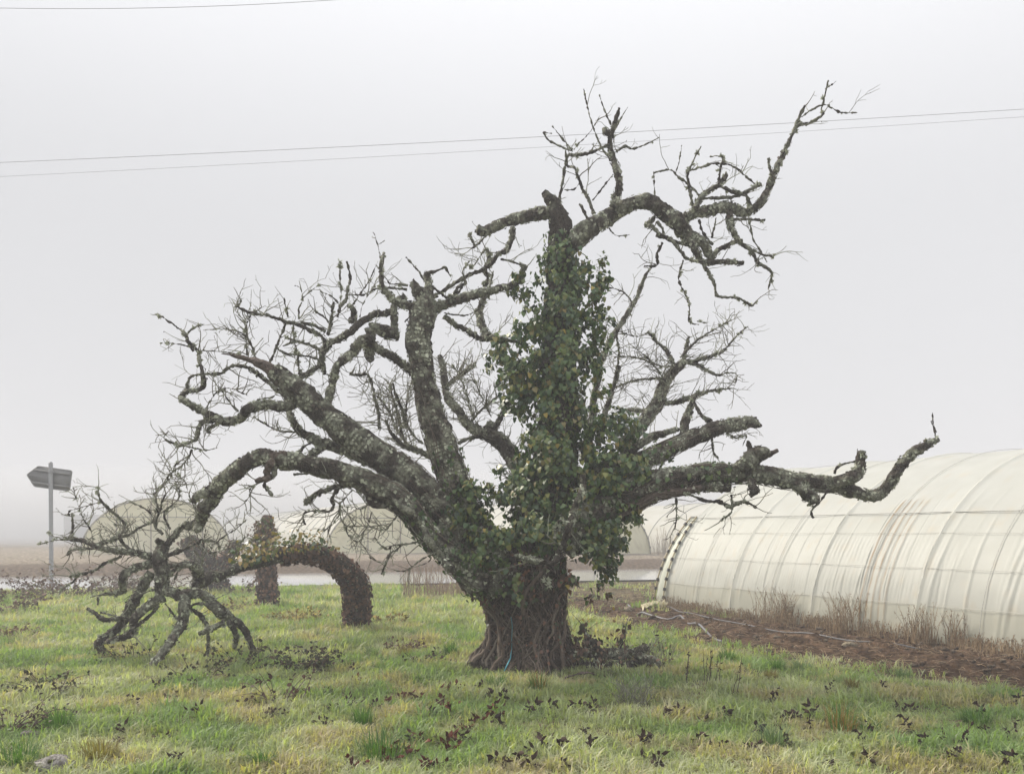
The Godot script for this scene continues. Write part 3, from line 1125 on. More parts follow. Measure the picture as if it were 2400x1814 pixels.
func build_arching_tree() -> void:
	var base := Vector3(-2.57, 0.0, -14.1)
	var g := thing("arching_tree", base, "bent ivy covered tree arching over to the left until it meets the fallen branches", "tree", "trees")
	var ls := []
	for k in ARCH_LIMBS.size():
		ls.append(limb("trunk" if k == 0 else "branch", 2 if k == 0 else 0, ARCH_LIMBS[k], g))
	dress(ls[0], 0.7, 0.5, Vector3.UP, 1.0)
	for k in [1, 2]: dress(ls[k], 1.0, 1.2, Vector3.UP, 1.0)
	var mesh := leaf_mesh(true)
	var a := leafy([ls[0]], 2300, BROWNS, 0.06, false, 0.0, 0.62)
	scatter("withered_ivy", mesh, M.dry_leaf, a[0], a[1], g)
	a = leafy([ls[0]], 1200, GREENS + [Color(0.3, 0.2, 0.05)], 0.30, true, 0.42, 0.86)
	scatter("ivy_leaves", mesh, M.ivy, a[0], a[1], g)
	var b := Build.new()
	var fr := frames(ls[0][1])
	for k in 60:
		var i := rng.randi_range(0, int(ls[0][1].size() * 0.3))
		var t := rnd(0, TAU)
		var P := []
		for s in rng.randi_range(10, 30):
			if i >= ls[0][1].size(): break
			P.append(ls[0][1][i] + (fr[i][0] * cos(t) + fr[i][1] * sin(t)) * (ls[0][2][i] * 1.03 + 0.012))
			i += 1
			t += rnd(-0.12, 0.12)
		if P.size() > 3: thin_tube(b, P, rnd(0.004, 0.012), 0.003, Color(0.16, 0.12, 0.09) * rnd(0.7, 1.5), 5)
	tag(part("stems", b, M.vine, g), "", "", "", "stuff")

func build_stumps() -> void:
	var mesh := leaf_mesh(true)
	var g := thing("ivy_stump", Vector3(-5.1, 0.0, -17.8), "upright tree stump wrapped in brown ivy with a tufted top", "tree stump", "trees")
	var l := limb("trunk", 2, STUMP_LIMBS[0], g)
	var a := leafy([l], 2000, BROWNS, 0.055)
	scatter("withered_ivy", mesh, M.dry_leaf, a[0], a[1], g)
	a = leafy([l], 420, GREENS + [Color(0.34, 0.2, 0.04)], 0.10, false, 0.5, 0.95)
	for k in 500:
		var p := at(618, 1262, 17.8) + Vector3(0, 0.06, 0) + any_dir() * Vector3(0.33, 0.34, 0.33) * pow(rng.randf(), 0.5)
		a[0].append(leaf_frame(any_dir() + Vector3(0, 0.4, 0.3), Vector3(rnd(-0.7, 0.7), -1, 0), rnd(0.04, 0.075), p))
		a[1].append(BROWNS[rng.randi() % 4] * rnd(0.7, 1.1))
	scatter("ivy_leaves", mesh, M.ivy, a[0], a[1], g)
	g = thing("forked_stump", Vector3(-7.55, 0.0, -21.8), "pale forked pollard stump in the haze behind the fallen branches", "tree stump", "trees")
	var ls := []
	for k in FORK_LIMBS.size():
		ls.append(limb("trunk" if k == 0 else "bough", 2, FORK_LIMBS[k], g))
		dress(ls[k], 0.5, 0.3, Vector3.UP, 1.6)
	a = leafy(ls, 900, BROWNS, 0.08)
	scatter("withered_ivy", mesh, M.dry_leaf, a[0], a[1], g)

func build_brush_pile() -> void:
	var g := thing("brush_pile", on_ground(1435, 1566), "heap of rotting logs and dead brambles at the right foot of the old trunk", "brush pile")
	var ls := []
	for k in PILE_LOGS.size():
		var l := limb("log", 0 if k % 2 == 0 else 2, PILE_LOGS[k], g)
		ls.append(l)
		dress(l, 0.6, 0.5, Vector3.UP, 0.7)
	var c := on_ground(1440, 1560)
	var b := Build.new()
	for k in 150:
		var p := c + Vector3(rnd(-0.62, 0.62), rnd(0.0, 0.12), rnd(-0.4, 0.35))
		twig(b, p, (any_dir() + Vector3(0, 0.8, 0)).normalized(), rnd(0.10, 0.34), rnd(0.0025, 0.004), 1)
	tag(part("bramble_stems", b, M.twig, g), "", "", "", "stuff")
	var a := leafy(ls, 260, [Color(0.075, 0.05, 0.038), Color(0.11, 0.075, 0.055), Color(0.16, 0.11, 0.075), Color(0.06, 0.065, 0.03)], 0.07)
	for k in 170:
		var p := c + Vector3(rnd(-0.62, 0.65), rnd(0.02, 0.42) * rnd(0.3, 1.0), rnd(-0.4, 0.35))
		a[0].append(leaf_frame(any_dir() + Vector3(0, 0.6, 0), any_dir(), rnd(0.025, 0.06), p))
		a[1].append([Color(0.06, 0.04, 0.03), Color(0.10, 0.06, 0.04), Color(0.20, 0.15, 0.05), Color(0.045, 0.035, 0.03)][rng.randi() % 4])
	scatter("withered_leaves", leaf_mesh(false), M.dry_leaf, a[0], a[1], g)
	var s := limb("stick", 1, STICK, self)
	s[0].name = numbered("fallen_stick")
	tag(s[0], "thin curved stick lying in the grass before the brush pile", "stick")

# ---------------------------------------------------------------- grass and small plants
func blade(b: Build, p: Vector3, dir: float, h: float, w: float, bend: float, c: Color, tip: Color) -> void:
	var out := Vector3(cos(dir), 0, sin(dir))
	var side := Vector3(-sin(dir), 0, cos(dir)) * w * 0.5
	var p1 := p + Vector3(0, h * 0.55, 0) + out * bend * 0.25
	var p2 := p + Vector3(0, h * (1.0 - 0.25 * absf(bend) / maxf(h, 0.01)), 0) + out * bend
	var a := b.put(p - side, c)
	b.put(p + side, c); b.put(p1 - side * 0.8, c); b.put(p1 + side * 0.8, c); b.put(p2, tip)
	b.tri(a, a + 2, a + 1); b.tri(a + 1, a + 2, a + 3); b.tri(a + 2, a + 4, a + 3)

func tuft_mesh(n: int, spread: float, h0: float, h1: float, w: float, lean: float) -> ArrayMesh:
	var b := Build.new()
	for k in n:
		var a := rnd(0, TAU)
		var r := spread * sqrt(rng.randf())
		var v := rnd(0.55, 1.4)
		var dry := rng.randf() < 0.22
		var c := Color(v, v, v) if not dry else Color(1.55 * v, 1.2 * v, 1.1 * v)
		blade(b, Vector3(r * cos(a), -0.01, r * sin(a)), rnd(0, TAU), rnd(h0, h1), w * rnd(0.7, 1.3), rnd(0.15, 1.0) * lean, c, c * 1.0)
	return b.mesh(true)

func grass_tone(x: float, z: float) -> Color:
	var n := 0.5 + 1.1 * big.get_noise_2d(x * 1.5 + 40.0, z * 1.5) + 0.45 * mid.get_noise_2d(x * 1.4, z * 1.4 + 70.0)
	var green := Color(0.355, 0.415, 0.20)
	var fresh := Color(0.25, 0.36, 0.135)
	var straw := Color(0.55, 0.455, 0.30)
	var pale := Color(0.53, 0.55, 0.365)
	var c := mixc(fresh, green, n * 2.0) if n < 0.5 else mixc(green, pale, n * 2.0 - 1.0)
	var dry := smoothstep(0.05, 0.45, mid.get_noise_2d(x * 0.8 + 9.0, z * 0.8 - 31.0) + 0.25 * fine.get_noise_2d(x * 2.0, z * 2.0))
	return mixc(c, straw, dry * 0.75)

func build_grass() -> void:
	var meshes := [tuft_mesh(17, 0.075, 0.045, 0.11, 0.0085, 0.11), tuft_mesh(15, 0.08, 0.03, 0.09, 0.0075, 0.13), tuft_mesh(14, 0.085, 0.05, 0.135, 0.008, 0.15)]
	var xs := [[], [], []]
	var cs := [[], [], []]
	var bands := [[3.6, 7.0, 400.0, 0.9], [7.0, 11.0, 290.0, 1.0], [11.0, 16.0, 160.0, 1.25], [16.0, 27.0, 70.0, 1.7]]
	for e in bands:
		var area: float = 0.72 * 2.0 * (e[1] * e[1] - e[0] * e[0]) * 0.5
		for k in int(area * e[2]):
			var d := sqrt(lerpf(e[0] * e[0], e[1] * e[1], rng.randf()))
			var x := rnd(-0.72, 0.72) * d
			var z := -d
			if d > road_front(x) - 0.25: continue
			var s := in_soil(x, z)
			if s > -0.05 and not (s < 0.35 and rng.randf() < 0.3): 
				if not (d > 15.0 and rng.randf() < 0.05): continue
			if Vector2(x - 0.18, z + 9.95).length() < 0.5: continue
			var i := rng.randi() % 3
			var sc: float = e[3] * rnd(0.7, 1.35) * (0.75 + 0.5 * (0.5 + big.get_noise_2d(x * 3.0, z * 3.0)))
			var bs := Basis(Vector3.UP, rnd(0, TAU)).scaled(Vector3(sc, sc * rnd(0.75, 1.15), sc))
			xs[i].append(Transform3D(bs, Vector3(x, ground_y(x, z), z)))
			cs[i].append(grass_tone(x, z) * rnd(0.82, 1.2))
	var g := Node3D.new()
	g.name = "grass"
	add_child(g)
	tag(g, "short dewy green and straw coloured grass covering the field", "grass", "", "stuff")
	for i in 3:
		scatter("grass_tufts", meshes[i], M.grass, xs[i], cs[i], g)
	print("grass ", xs[0].size() * 3)

func build_tussocks() -> void:
	# [px, py, width m, height m, kind, label]
	var rows := [[138, 1712, 0.30, 0.26, 0, "green grass tussock near the stones at the left edge"], [1262, 1622, 0.28, 0.26, 2, "orange and green grass tuft in front of the old trunk"],
		[1165, 1612, 0.30, 0.17, 0, "bright green grass tuft left of the orange tuft before the trunk"], [892, 1768, 0.42, 0.24, 0, "broad dark green tussock at the bottom centre left"], [850, 1700, 0.22, 0.18, 0, "bright green tussock above the broad bottom tussock"],
		[1812, 1750, 0.30, 0.20, 3, "bluish green tussock low at the right"], [1997, 1622, 0.18, 0.17, 1, "small brown tussock alone in the right grass"], [1975, 1712, 0.32, 0.30, 2, "reddish stemmed grass clump at the right"],
		[1705, 1552, 0.26, 0.2, 0, "green tussock behind the dead stalks at the soil edge"], [1880, 1572, 0.3, 0.18, 3, "grey green tussock along the soil edge"], [1822, 1572, 0.24, 0.18, 0, "tussock left of the grey green one at the soil edge"], [2120, 1590, 0.24, 0.17, 3, "farthest right tussock at the soil edge"], [1808, 1590, 0.18, 0.14, 1, "small straw tuft below the soil edge tussocks"],
		[872, 1540, 0.26, 0.2, 3, "dark green rush tuft left of the old trunk"], [1055, 1538, 0.24, 0.2, 0, "green tuft against the left of the old trunk"], [950, 1535, 0.24, 0.18, 1, "olive tuft midway left of the old trunk"],
		[2030, 1702, 0.34, 0.15, 0, "low green mound of grass right of the reddish clump"], [2290, 1700, 0.3, 0.16, 0, "green tuft near the right edge"], [620, 1800, 0.2, 0.14, 0, "small tuft near the bottom left centre"], [230, 1790, 0.3, 0.18, 1, "dry tuft right of the white stone"], [40, 1790, 0.34, 0.22, 0, "green tuft at the bottom left corner"]]
	var green := [Color(0.085, 0.165, 0.045), Color(0.21, 0.17, 0.07), Color(0.30, 0.175, 0.075), Color(0.13, 0.19, 0.11)]
	for e in rows:
		var p := on_ground(e[0], e[1])
		var b := Build.new()
		for k in 190:
			var a := rnd(0, TAU)
			var r: float = e[2] * 0.5 * sqrt(rng.randf()) * 0.7
			var c: Color = green[e[4]] * rnd(0.7, 1.4)
			if e[4] == 2 and rng.randf() < 0.5: c = green[0] * rnd(0.8, 1.3)
			blade(b, p + Vector3(r * cos(a), -0.01, r * sin(a)), a + rnd(-0.6, 0.6), e[3] * rnd(0.45, 1.1), 0.0055 * rnd(0.7, 1.3), e[2] * rnd(0.05, 0.6), c, c)
		var g := thing("grass_tussock", p, e[5], "grass tuft", "grass tussocks in the field")
		part("blades", b, M.grass, g).set_meta("kind", "stuff")

func sprig_thing(called: String, kind: int) -> Node3D:
	var g := Node3D.new()
	g.name = called
	var b := Build.new()
	var P := []
	var h := [0.07, 0.09, 0.24][kind] as float
	var p := Vector3(0, -0.02, 0)
	var dd := Vector3(rnd(-0.6, 0.6), 1.0, rnd(-0.3, 0.3)).normalized()
	for k in 6:
		P.append(p)
		dd = (dd + any_dir() * 0.35).normalized()
		p += dd * h / 5.0
	thin_tube(b, P, 0.003, 0.0018, Color(0.06, 0.04, 0.03), 4)
	if kind < 2:
		for s in 3:
			var e := Vector3(rnd(-0.10, 0.10), rnd(0.03, 0.08), rnd(-0.07, 0.07))
			thin_tube(b, [P[1], P[1].lerp(e, 0.5) + Vector3(0, 0.02, 0), e], 0.002, 0.0015, Color(0.07, 0.045, 0.035), 3)
			P.append(e)
	part_local("stem", b.mesh(true), M.twig, g)
	var cols := [[Color(0.028, 0.02, 0.016), Color(0.045, 0.03, 0.022), Color(0.06, 0.04, 0.03)], [Color(0.095, 0.035, 0.025), Color(0.06, 0.03, 0.022), Color(0.13, 0.05, 0.032)], [Color(0.022, 0.017, 0.015), Color(0.04, 0.026, 0.02), Color(0.055, 0.032, 0.022)]][kind] as Array
	for k in [15, 15, 14][kind]:
		var lb := Build.new()
		var q: Vector3 = P[1 + k % (P.size() - 1)] + any_dir() * 0.018
		var x := leaf_frame(any_dir() + Vector3(0, 0.6, 0.2), any_dir() + Vector3(0, -0.5 if kind == 2 else 0.1, 0), rnd(0.03, 0.058), Vector3.ZERO)
		var c: Color = cols[k % 3]
		var curl := rnd(0.5, 1.3)
		var pts := [Vector3(0, 0, 0), Vector3(0.33, 0.3, curl * 0.4), Vector3(0.26, 0.7, curl * 0.6), Vector3(0, 1, curl), Vector3(-0.26, 0.7, curl * 0.6), Vector3(-0.33, 0.3, curl * 0.4), Vector3(0, 0.5, 0)]
		for v in pts: lb.put(x * v + q, c)
		for i in 6: lb.tri(6, i, (i + 1) % 6)
		part_local("leaf", lb.mesh(true), M.dry_leaf, g)
	return g

func part_local(called: String, mesh: Mesh, mat: Material, parent: Node3D) -> void:
	var o := MeshInstance3D.new()
	o.mesh = mesh
	o.material_override = mat
	o.name = called
	parent.add_child(o, true)

# dead bramble sprigs in the grass, as photograph pixels of the spot: three close-ups of the foreground
const SPRIGS_LEFT := [[106, 1626], [134, 1638], [293, 1651], [317, 1659], [403, 1634], [472, 1679], [297, 1716], [281, 1744], [407, 1726], [419, 1793], [94, 1699], [830, 1569], [838, 1598], [769, 1626], [814, 1655], [785, 1663], [765, 1695], [631, 1675], [651, 1679], [883, 1655], [460, 1615], [356, 1612]]
const SPRIGS_RED := [[836, 1598], [905, 1641], [948, 1632], [966, 1637], [1057, 1627], [1068, 1619], [1053, 1659], [1050, 1684], [1107, 1697], [1082, 1710], [1162, 1668], [1031, 1735], [1060, 1735], [923, 1760], [948, 1760], [912, 1778], [840, 1795], [1003, 1804], [1024, 1797], [1039, 1753], [988, 1731], [1183, 1684]]
const SPRIGS_DARK := [[815, 1645], [1122, 1619], [1153, 1636], [1176, 1643], [1021, 1684], [1238, 1684], [1263, 1677], [1306, 1674], [1342, 1670], [1364, 1670], [1397, 1663], [1382, 1677], [1173, 1704], [1097, 1731], [956, 1735], [1267, 1742], [1270, 1768], [1314, 1769], [1375, 1724], [1379, 1764], [1400, 1753], [1502, 1742], [1527, 1731], [1570, 1681], [1585, 1674], [1212, 1797], [1252, 1806], [1328, 1806], [1183, 1807], [1144, 1797], [1524, 1744], [1541, 1789], [1561, 1683], [1659, 1691], [1716, 1683], [1642, 1744], [1691, 1760], [1890, 1675], [2074, 1618], [1862, 1687], [1785, 1760], [1752, 1764], [1846, 1687], [1793, 1716], [2102, 1659], [2127, 1663], [1948, 1805], [2025, 1789]]
const SPRIGS_TALL := [[1805, 1645], [1935, 1628], [1899, 1705], [2033, 1755], [2061, 1728], [2143, 1713], [2147, 1752], [2204, 1752], [2240, 1755], [2314, 1688], [2354, 1733], [2346, 1798], [2224, 1788], [2285, 1725], [1862, 1752], [2366, 1655]]

func build_sprigs() -> void:
	var kinds := [[SPRIGS_LEFT, 0, "small black withered leaf clumps", "black leaf clumps in the left grass"], [SPRIGS_RED, 1, "reddish brown dead leaf clumps", "reddish leaf clumps in the foreground"],
		[SPRIGS_DARK, 0, "blackish brown leaf clumps", "blackish leaf clumps in the foreground"], [SPRIGS_TALL, 2, "upright black leaved stems", "upright black leaved stems at the right"]]
	var bands := [[0, 1640, "level with the trunk foot"], [1640, 1690, "just before the trunk"], [1690, 1745, "in mid foreground"], [1745, 1785, "low in the foreground"], [1785, 1900, "along the bottom edge"]]
	for e in kinds:
		var protos := []
		for v in 4: protos.append(sprig_thing("withered_sprig", e[1]))
		var n := 0
		for w in bands:
			var row: Array = e[0].filter(func(q): return q[1] >= w[0] and q[1] < w[1])
			row.sort_custom(func(p, q): return p[0] < q[0])
			for k in row.size():
				var q: Array = row[k]
				var o: Node3D = protos[n % 4].duplicate()
				o.name = numbered("withered_sprig")
				add_child(o)
				o.position = on_ground(q[0], q[1] + 3.0)
				o.rotation.y = rnd(0, TAU)
				o.scale = Vector3.ONE * rnd(0.85, 1.25) * (0.85 if e[1] < 2 else 0.72)
				tag(o, "%s from left of the %s %s" % [nth(k), e[2], w[2]], "dead leaves", e[3])
				n += 1
		for p in protos: p.free()

func bramble(called: String, at_p: Vector3, rx: float, h: float, stems: int, leaves: int, cols: Array, label: String, category: String, group := "", leaf := 0.042) -> void:
	var g := thing(called, at_p, label, category, group)
	var b := Build.new()
	var xf := []
	var cc := []
	for k in stems:
		var a := rnd(0, TAU)
		var p := at_p + Vector3(cos(a) * rx * rnd(0, 0.7), -0.02, sin(a) * rx * rnd(0, 0.5))
		var dd := Vector3(cos(a) * 0.7, rnd(0.5, 1.4), sin(a) * 0.5).normalized()
		var P := [p]
		var n := 9
		for i in n:
			dd = (dd + any_dir() * 0.2 + Vector3(0, -0.11, 0)).normalized()
			p += dd * (h * 1.7 / n)
			if p.y < at_p.y: p.y = at_p.y + 0.01
			P.append(p)
		thin_tube(b, P, 0.004, 0.002, Color(0.10, 0.065, 0.05) * rnd(0.7, 1.4), 4)
		for i in leaves / stems:
			var q: Vector3 = P[rng.randi_range(1, n)] + any_dir() * rnd(0.01, 0.06)
			if q.y < at_p.y: q.y = at_p.y + 0.02
			xf.append(leaf_frame(any_dir() + Vector3(0, 0.9, 0), any_dir() + Vector3(0, -0.4, 0), leaf * rnd(0.6, 1.3), q))
			cc.append(cols[rng.randi() % cols.size()] * rnd(0.75, 1.3))
	part("stems", b, M.twig, g).set_meta("kind", "stuff")
	if xf.size(): scatter("leaves", leaf_mesh(false), M.dry_leaf, xf, cc, g)

func build_brambles() -> void:
	var dark := [Color(0.05, 0.05, 0.028), Color(0.035, 0.045, 0.022), Color(0.075, 0.055, 0.035), Color(0.06, 0.07, 0.035)]
	var brown := [Color(0.13, 0.085, 0.065), Color(0.10, 0.065, 0.055), Color(0.17, 0.12, 0.085)]
	var gold := [Color(0.30, 0.24, 0.05), Color(0.22, 0.2, 0.06), Color(0.16, 0.16, 0.05), Color(0.26, 0.18, 0.06)]
	bramble("bramble", on_ground(700, 1572), 0.34, 0.22, 40, 620, dark, "dense dark bramble mound right of the fallen branches", "bramble", "brambles")
	bramble("bramble", on_ground(560, 1560), 0.34, 0.24, 20, 190, dark, "loose bramble shoots under the right foot of the fallen branches", "bramble", "brambles")
	bramble("bramble", on_ground(460, 1592), 0.36, 0.2, 16, 150, dark, "trailing bramble in front of the fallen branches", "bramble", "brambles")
	bramble("bramble", on_ground(300, 1545), 0.34, 0.24, 16, 120, dark, "bramble sprays between the left feet of the fallen branches", "bramble", "brambles")
	bramble("bramble", on_ground(100, 1630), 0.30, 0.2, 12, 110, dark, "small arching bramble in the grass at the far left", "bramble", "brambles", 0.034)
	bramble("bramble", on_ground(110, 1605), 0.16, 0.16, 8, 80, dark, "leafy bramble knot just behind the small arching bramble", "bramble", "brambles")
	bramble("bramble", on_ground(8, 1712), 0.34, 0.24, 34, 420, [Color(0.09, 0.065, 0.05), Color(0.06, 0.045, 0.038), Color(0.12, 0.10, 0.07)], "brown withered bramble mass at the left edge", "bramble", "brambles", 0.03)
	bramble("bramble", on_ground(660, 1652), 0.30, 0.22, 14, 90, [Color(0.06, 0.045, 0.035), Color(0.09, 0.055, 0.04)], "bramble with bare arching canes in the left foreground", "bramble", "brambles")
	bramble("bramble", on_ground(30, 1492), 0.5, 0.14, 30, 320, [Color(0.17, 0.12, 0.07), Color(0.12, 0.085, 0.06)], "low rusty weeds at the left edge of the middle field", "weeds", "", 0.045)
	bramble("bramble", on_ground(940, 1522), 0.32, 0.14, 18, 150, brown, "brown bramble scrub left of the old trunk", "bramble", "brambles")
	bramble("bramble", on_ground(1000, 1560), 0.24, 0.14, 12, 90, dark, "dark small bramble close to the left of the old trunk", "bramble", "brambles")
	bramble("yellow_weed", on_ground(700, 1452), 0.75, 0.16, 40, 420, gold, "yellow leaved weeds in the grass before the arching tree", "weeds", "", 0.05)
	bramble("yellow_weed", on_ground(905, 1462), 0.42, 0.14, 22, 240, gold, "yellow leaved weeds right of the arching tree foot", "weeds", "", 0.05)
	bramble("yellow_weed", on_ground(560, 1432), 0.6, 0.2, 24, 260, [Color(0.22, 0.17, 0.08), Color(0.16, 0.13, 0.07)], "straw brown weeds before the ivy stump", "weeds", "", 0.05)
	bramble("yellow_weed", on_ground(1342, 1482), 0.22, 0.42, 10, 90, gold, "yellow leaved seedling just right of the old trunk", "weeds", "", 0.05)
	var roadside := [[40, 1412, 0.75, 0.55, "leftmost brown shrub on the road verge"], [120, 1402, 0.95, 0.62, "brown shrub at the foot of the signpost"], [172, 1400, 0.6, 0.45, "brown shrub right of the signpost"], [255, 1392, 0.8, 0.5, "sparse shrub on the verge behind the fallen branches"], [352, 1390, 0.7, 0.5, "sparse verge shrub left of the forked stump"], [560, 1392, 0.9, 0.5, "sparse shrub between the two stumps"], [10, 1436, 0.7, 0.4, "brown scrub at the left edge below the verge"]]
	for e in roadside:
		bramble("verge_shrub", on_ground(e[0], e[1]), e[2], e[3], 34, 420, brown + [Color(0.10, 0.10, 0.05)], e[4], "shrub", "shrubs on the road verge", 0.06)
	# thin reddish canes on the verge left of the trunk
	var p := on_ground(1045, 1402)
	var b := Build.new()
	for k in 260:
		var q := p + Vector3(rnd(-1.0, 1.0), 0, rnd(-0.6, 0.6))
		var hh := rnd(0.3, 0.85)
		thin_tube(b, [q, q + Vector3(rnd(-0.05, 0.05), hh * 0.5, rnd(-0.05, 0.05)), q + Vector3(rnd(-0.16, 0.16), hh, rnd(-0.1, 0.1))], 0.006, 0.003, mixc(Color(0.20, 0.12, 0.085), Color(0.30, 0.23, 0.16), rng.randf()), 3)
	tag(part("cane_thicket", b, M.straw), "reddish thicket of thin dry canes by the road left of the old trunk", "thicket")

func dry_clump(p: Vector3, w: float, h: float, n: int, label: String, group: String) -> void:
	var g := thing("dry_weed", p, label, "weeds", group)
	var b := Build.new()
	for k in n:
		var q := p + Vector3(rnd(-w, w), -0.02, rnd(-w, w) * 0.6)
		var hh := h * rnd(0.35, 1.1)
		var l := Vector3(rnd(-0.5, 0.5), 0, rnd(-0.3, 0.3)) * hh * 0.7
		var c := mixc(Color(0.13, 0.085, 0.05), Color(0.32, 0.24, 0.15), rng.randf())
		thin_tube(b, [q, q + Vector3(0, hh * 0.6, 0) + l * 0.3, q + Vector3(0, hh, 0) + l], 0.004, 0.0018, c, 3)
		if rng.randf() < 0.5:
			for i in 3: tuft_seed(b, q + (Vector3(0, hh, 0) + l) * rnd(0.7, 1.0), 0.03, c)
	part("stalks", b, M.straw, g).set_meta("kind", "stuff")

func tuft_seed(b: Build, p: Vector3, s: float, c: Color) -> void:
	var d1 := any_dir() * s
	var d2 := any_dir() * s * 0.5
	var a := b.put(p, c)
	b.put(p + d1, c); b.put(p + d2, c)
	b.tri(a, a + 1, a + 2)

func build_dry_weeds() -> void:
	var along := Vector3(0.437, 0, 0.9).normalized()
	var out := Vector3(-0.9, 0, 0.437).normalized()
	for k in 46:
		var t := 0.1 + k * 0.2 + rnd(-0.08, 0.08)
		var p := Vector3(3.19, 0, -17.7) + along * t + out * rnd(0.02, 0.5)
		p.y = ground_y(p.x, p.z)
		var tall := 0.75 if k in [16, 17, 24, 25, 31, 33] else 1.0
		dry_clump(p, rnd(0.15, 0.3), (rnd(0.12, 0.3) if tall == 1.0 else rnd(0.45, 0.62)), 80, "%s dry brown weed clump from the left along the near greenhouse foot" % nth(k) if tall == 1.0 else "taller dry seed head clump, %s from the left at the greenhouse foot" % nth(k), "dry weeds at the greenhouse foot" if tall == 1.0 else "tall dry weeds at the greenhouse foot")
	# straw litter lying on the earth
	var b := Build.new()
	for k in 9000:
		var d := rnd(8.0, 24.5)
		var x := soil_edge(-d) + pow(rng.randf(), 1.3) * 7.0
		if d > 18.0: x = rnd(soil_edge(-d), 7.0)
		if d > road_front(x) - 0.4: continue
		var p := Vector3(x, ground_y(x, -d) + 0.006, -d)
		var a := rnd(0, TAU)
		var l := rnd(0.04, 0.22)
		var q := Vector3(cos(a), rnd(-0.02, 0.35 if rng.randf() < 0.3 else 0.06), sin(a)) * l
		thin_tube(b, [p, p + q * 0.5 + Vector3(0, 0.012, 0), p + q], 0.003, 0.002, mixc(Color(0.17, 0.115, 0.07), Color(0.38, 0.29, 0.19), rng.randf()), 3)
	tag(part("straw_litter", b, M.straw), "broken dry stems littering the bare earth", "litter", "", "stuff")
	# the dead stalks that stand in the grass right of the trunk
	for e in [[1612, 1604, 0.34, 1, "single thick dead stalk with curled leaves right of the brush pile"], [1650, 1602, 0.36, 4, "bundle of thin dead stalks right of the thick stalk"], [1672, 1610, 0.30, 3, "second thin bundle of dead stalks next to the first"], [1722, 1632, 0.42, 2, "leaning thin dead stalks farthest right of the stalk group"], [1480, 1650, 0.24, 40, "bush of dark bare twigs in front of the brush pile"], [1556, 1560, 0.28, 3, "dead stalks just right of the brush pile"]]:
		var p := on_ground(e[0], e[1])
		var g := thing("dead_stalks", p, e[4], "dead plant")
		for k in mini(e[3], 12):
			var sb := Build.new()
			var wide := 0.16 if e[3] > 10 else 0.07
			if e[3] > 10:
				for rep in 5:
					var root := p + Vector3(rnd(-0.13, 0.13), -0.01, rnd(-0.07, 0.07))
					twig(sb, root, Vector3(rnd(-0.7, 0.7), 1.0, rnd(-0.4, 0.4)).normalized(), rnd(0.14, 0.30), 0.003, 1)
			for rep in (0 if e[3] > 10 else 1):
				var q := p + Vector3(rnd(-wide, wide), -0.01, rnd(-wide, wide) * 0.5) * (0.2 if e[3] == 1 else 1.0)
				var lean := Vector3(rnd(-0.25, 0.35) if e[3] == 2 or e[3] > 10 else rnd(-0.06, 0.08), 1, rnd(-0.1, 0.1))
				var P := []
				for i in 7: P.append(q + lean * (e[2] * rnd(0.9, 1.0) * i / 6.0) + any_dir() * 0.006)
				thin_tube(sb, P, 0.008 if e[3] == 1 else 0.0042, 0.004 if e[3] == 1 else 0.0022, Color(0.07, 0.05, 0.038), 4)
				for i in (26 if e[3] == 1 else 6):
					tuft_seed(sb, P[1 + rng.randi() % 6], 0.036, Color(0.06, 0.042, 0.032))
			part("stalk", sb, M.twig, g)

func stone_mesh(b: Build, p: Vector3, s: Vector3, col: Color, rough := 0.3) -> void:
	var n := 9
	var m := 6
	var base := b.v.size()
	for j in m + 1:
		var v := PI * j / m
		for k in n:
			var u := TAU * k / n
			var d := Vector3(sin(v) * cos(u), cos(v), sin(v) * sin(u))
			var e := 1.0 + rough * mid.get_noise_3dv(d * 1.3 + p * 7.0) * 1.6
			b.put(p + d * s * e, col * (1.0 + 0.25 * fine.get_noise_3dv(d * 3.0 + p)))
	for j in m:
		for k in n:
			var q := base + j * n + k
			var q2 := base + j * n + (k + 1) % n
			b.tri(q, q + n, q2)
			b.tri(q2, q + n, q2 + n)

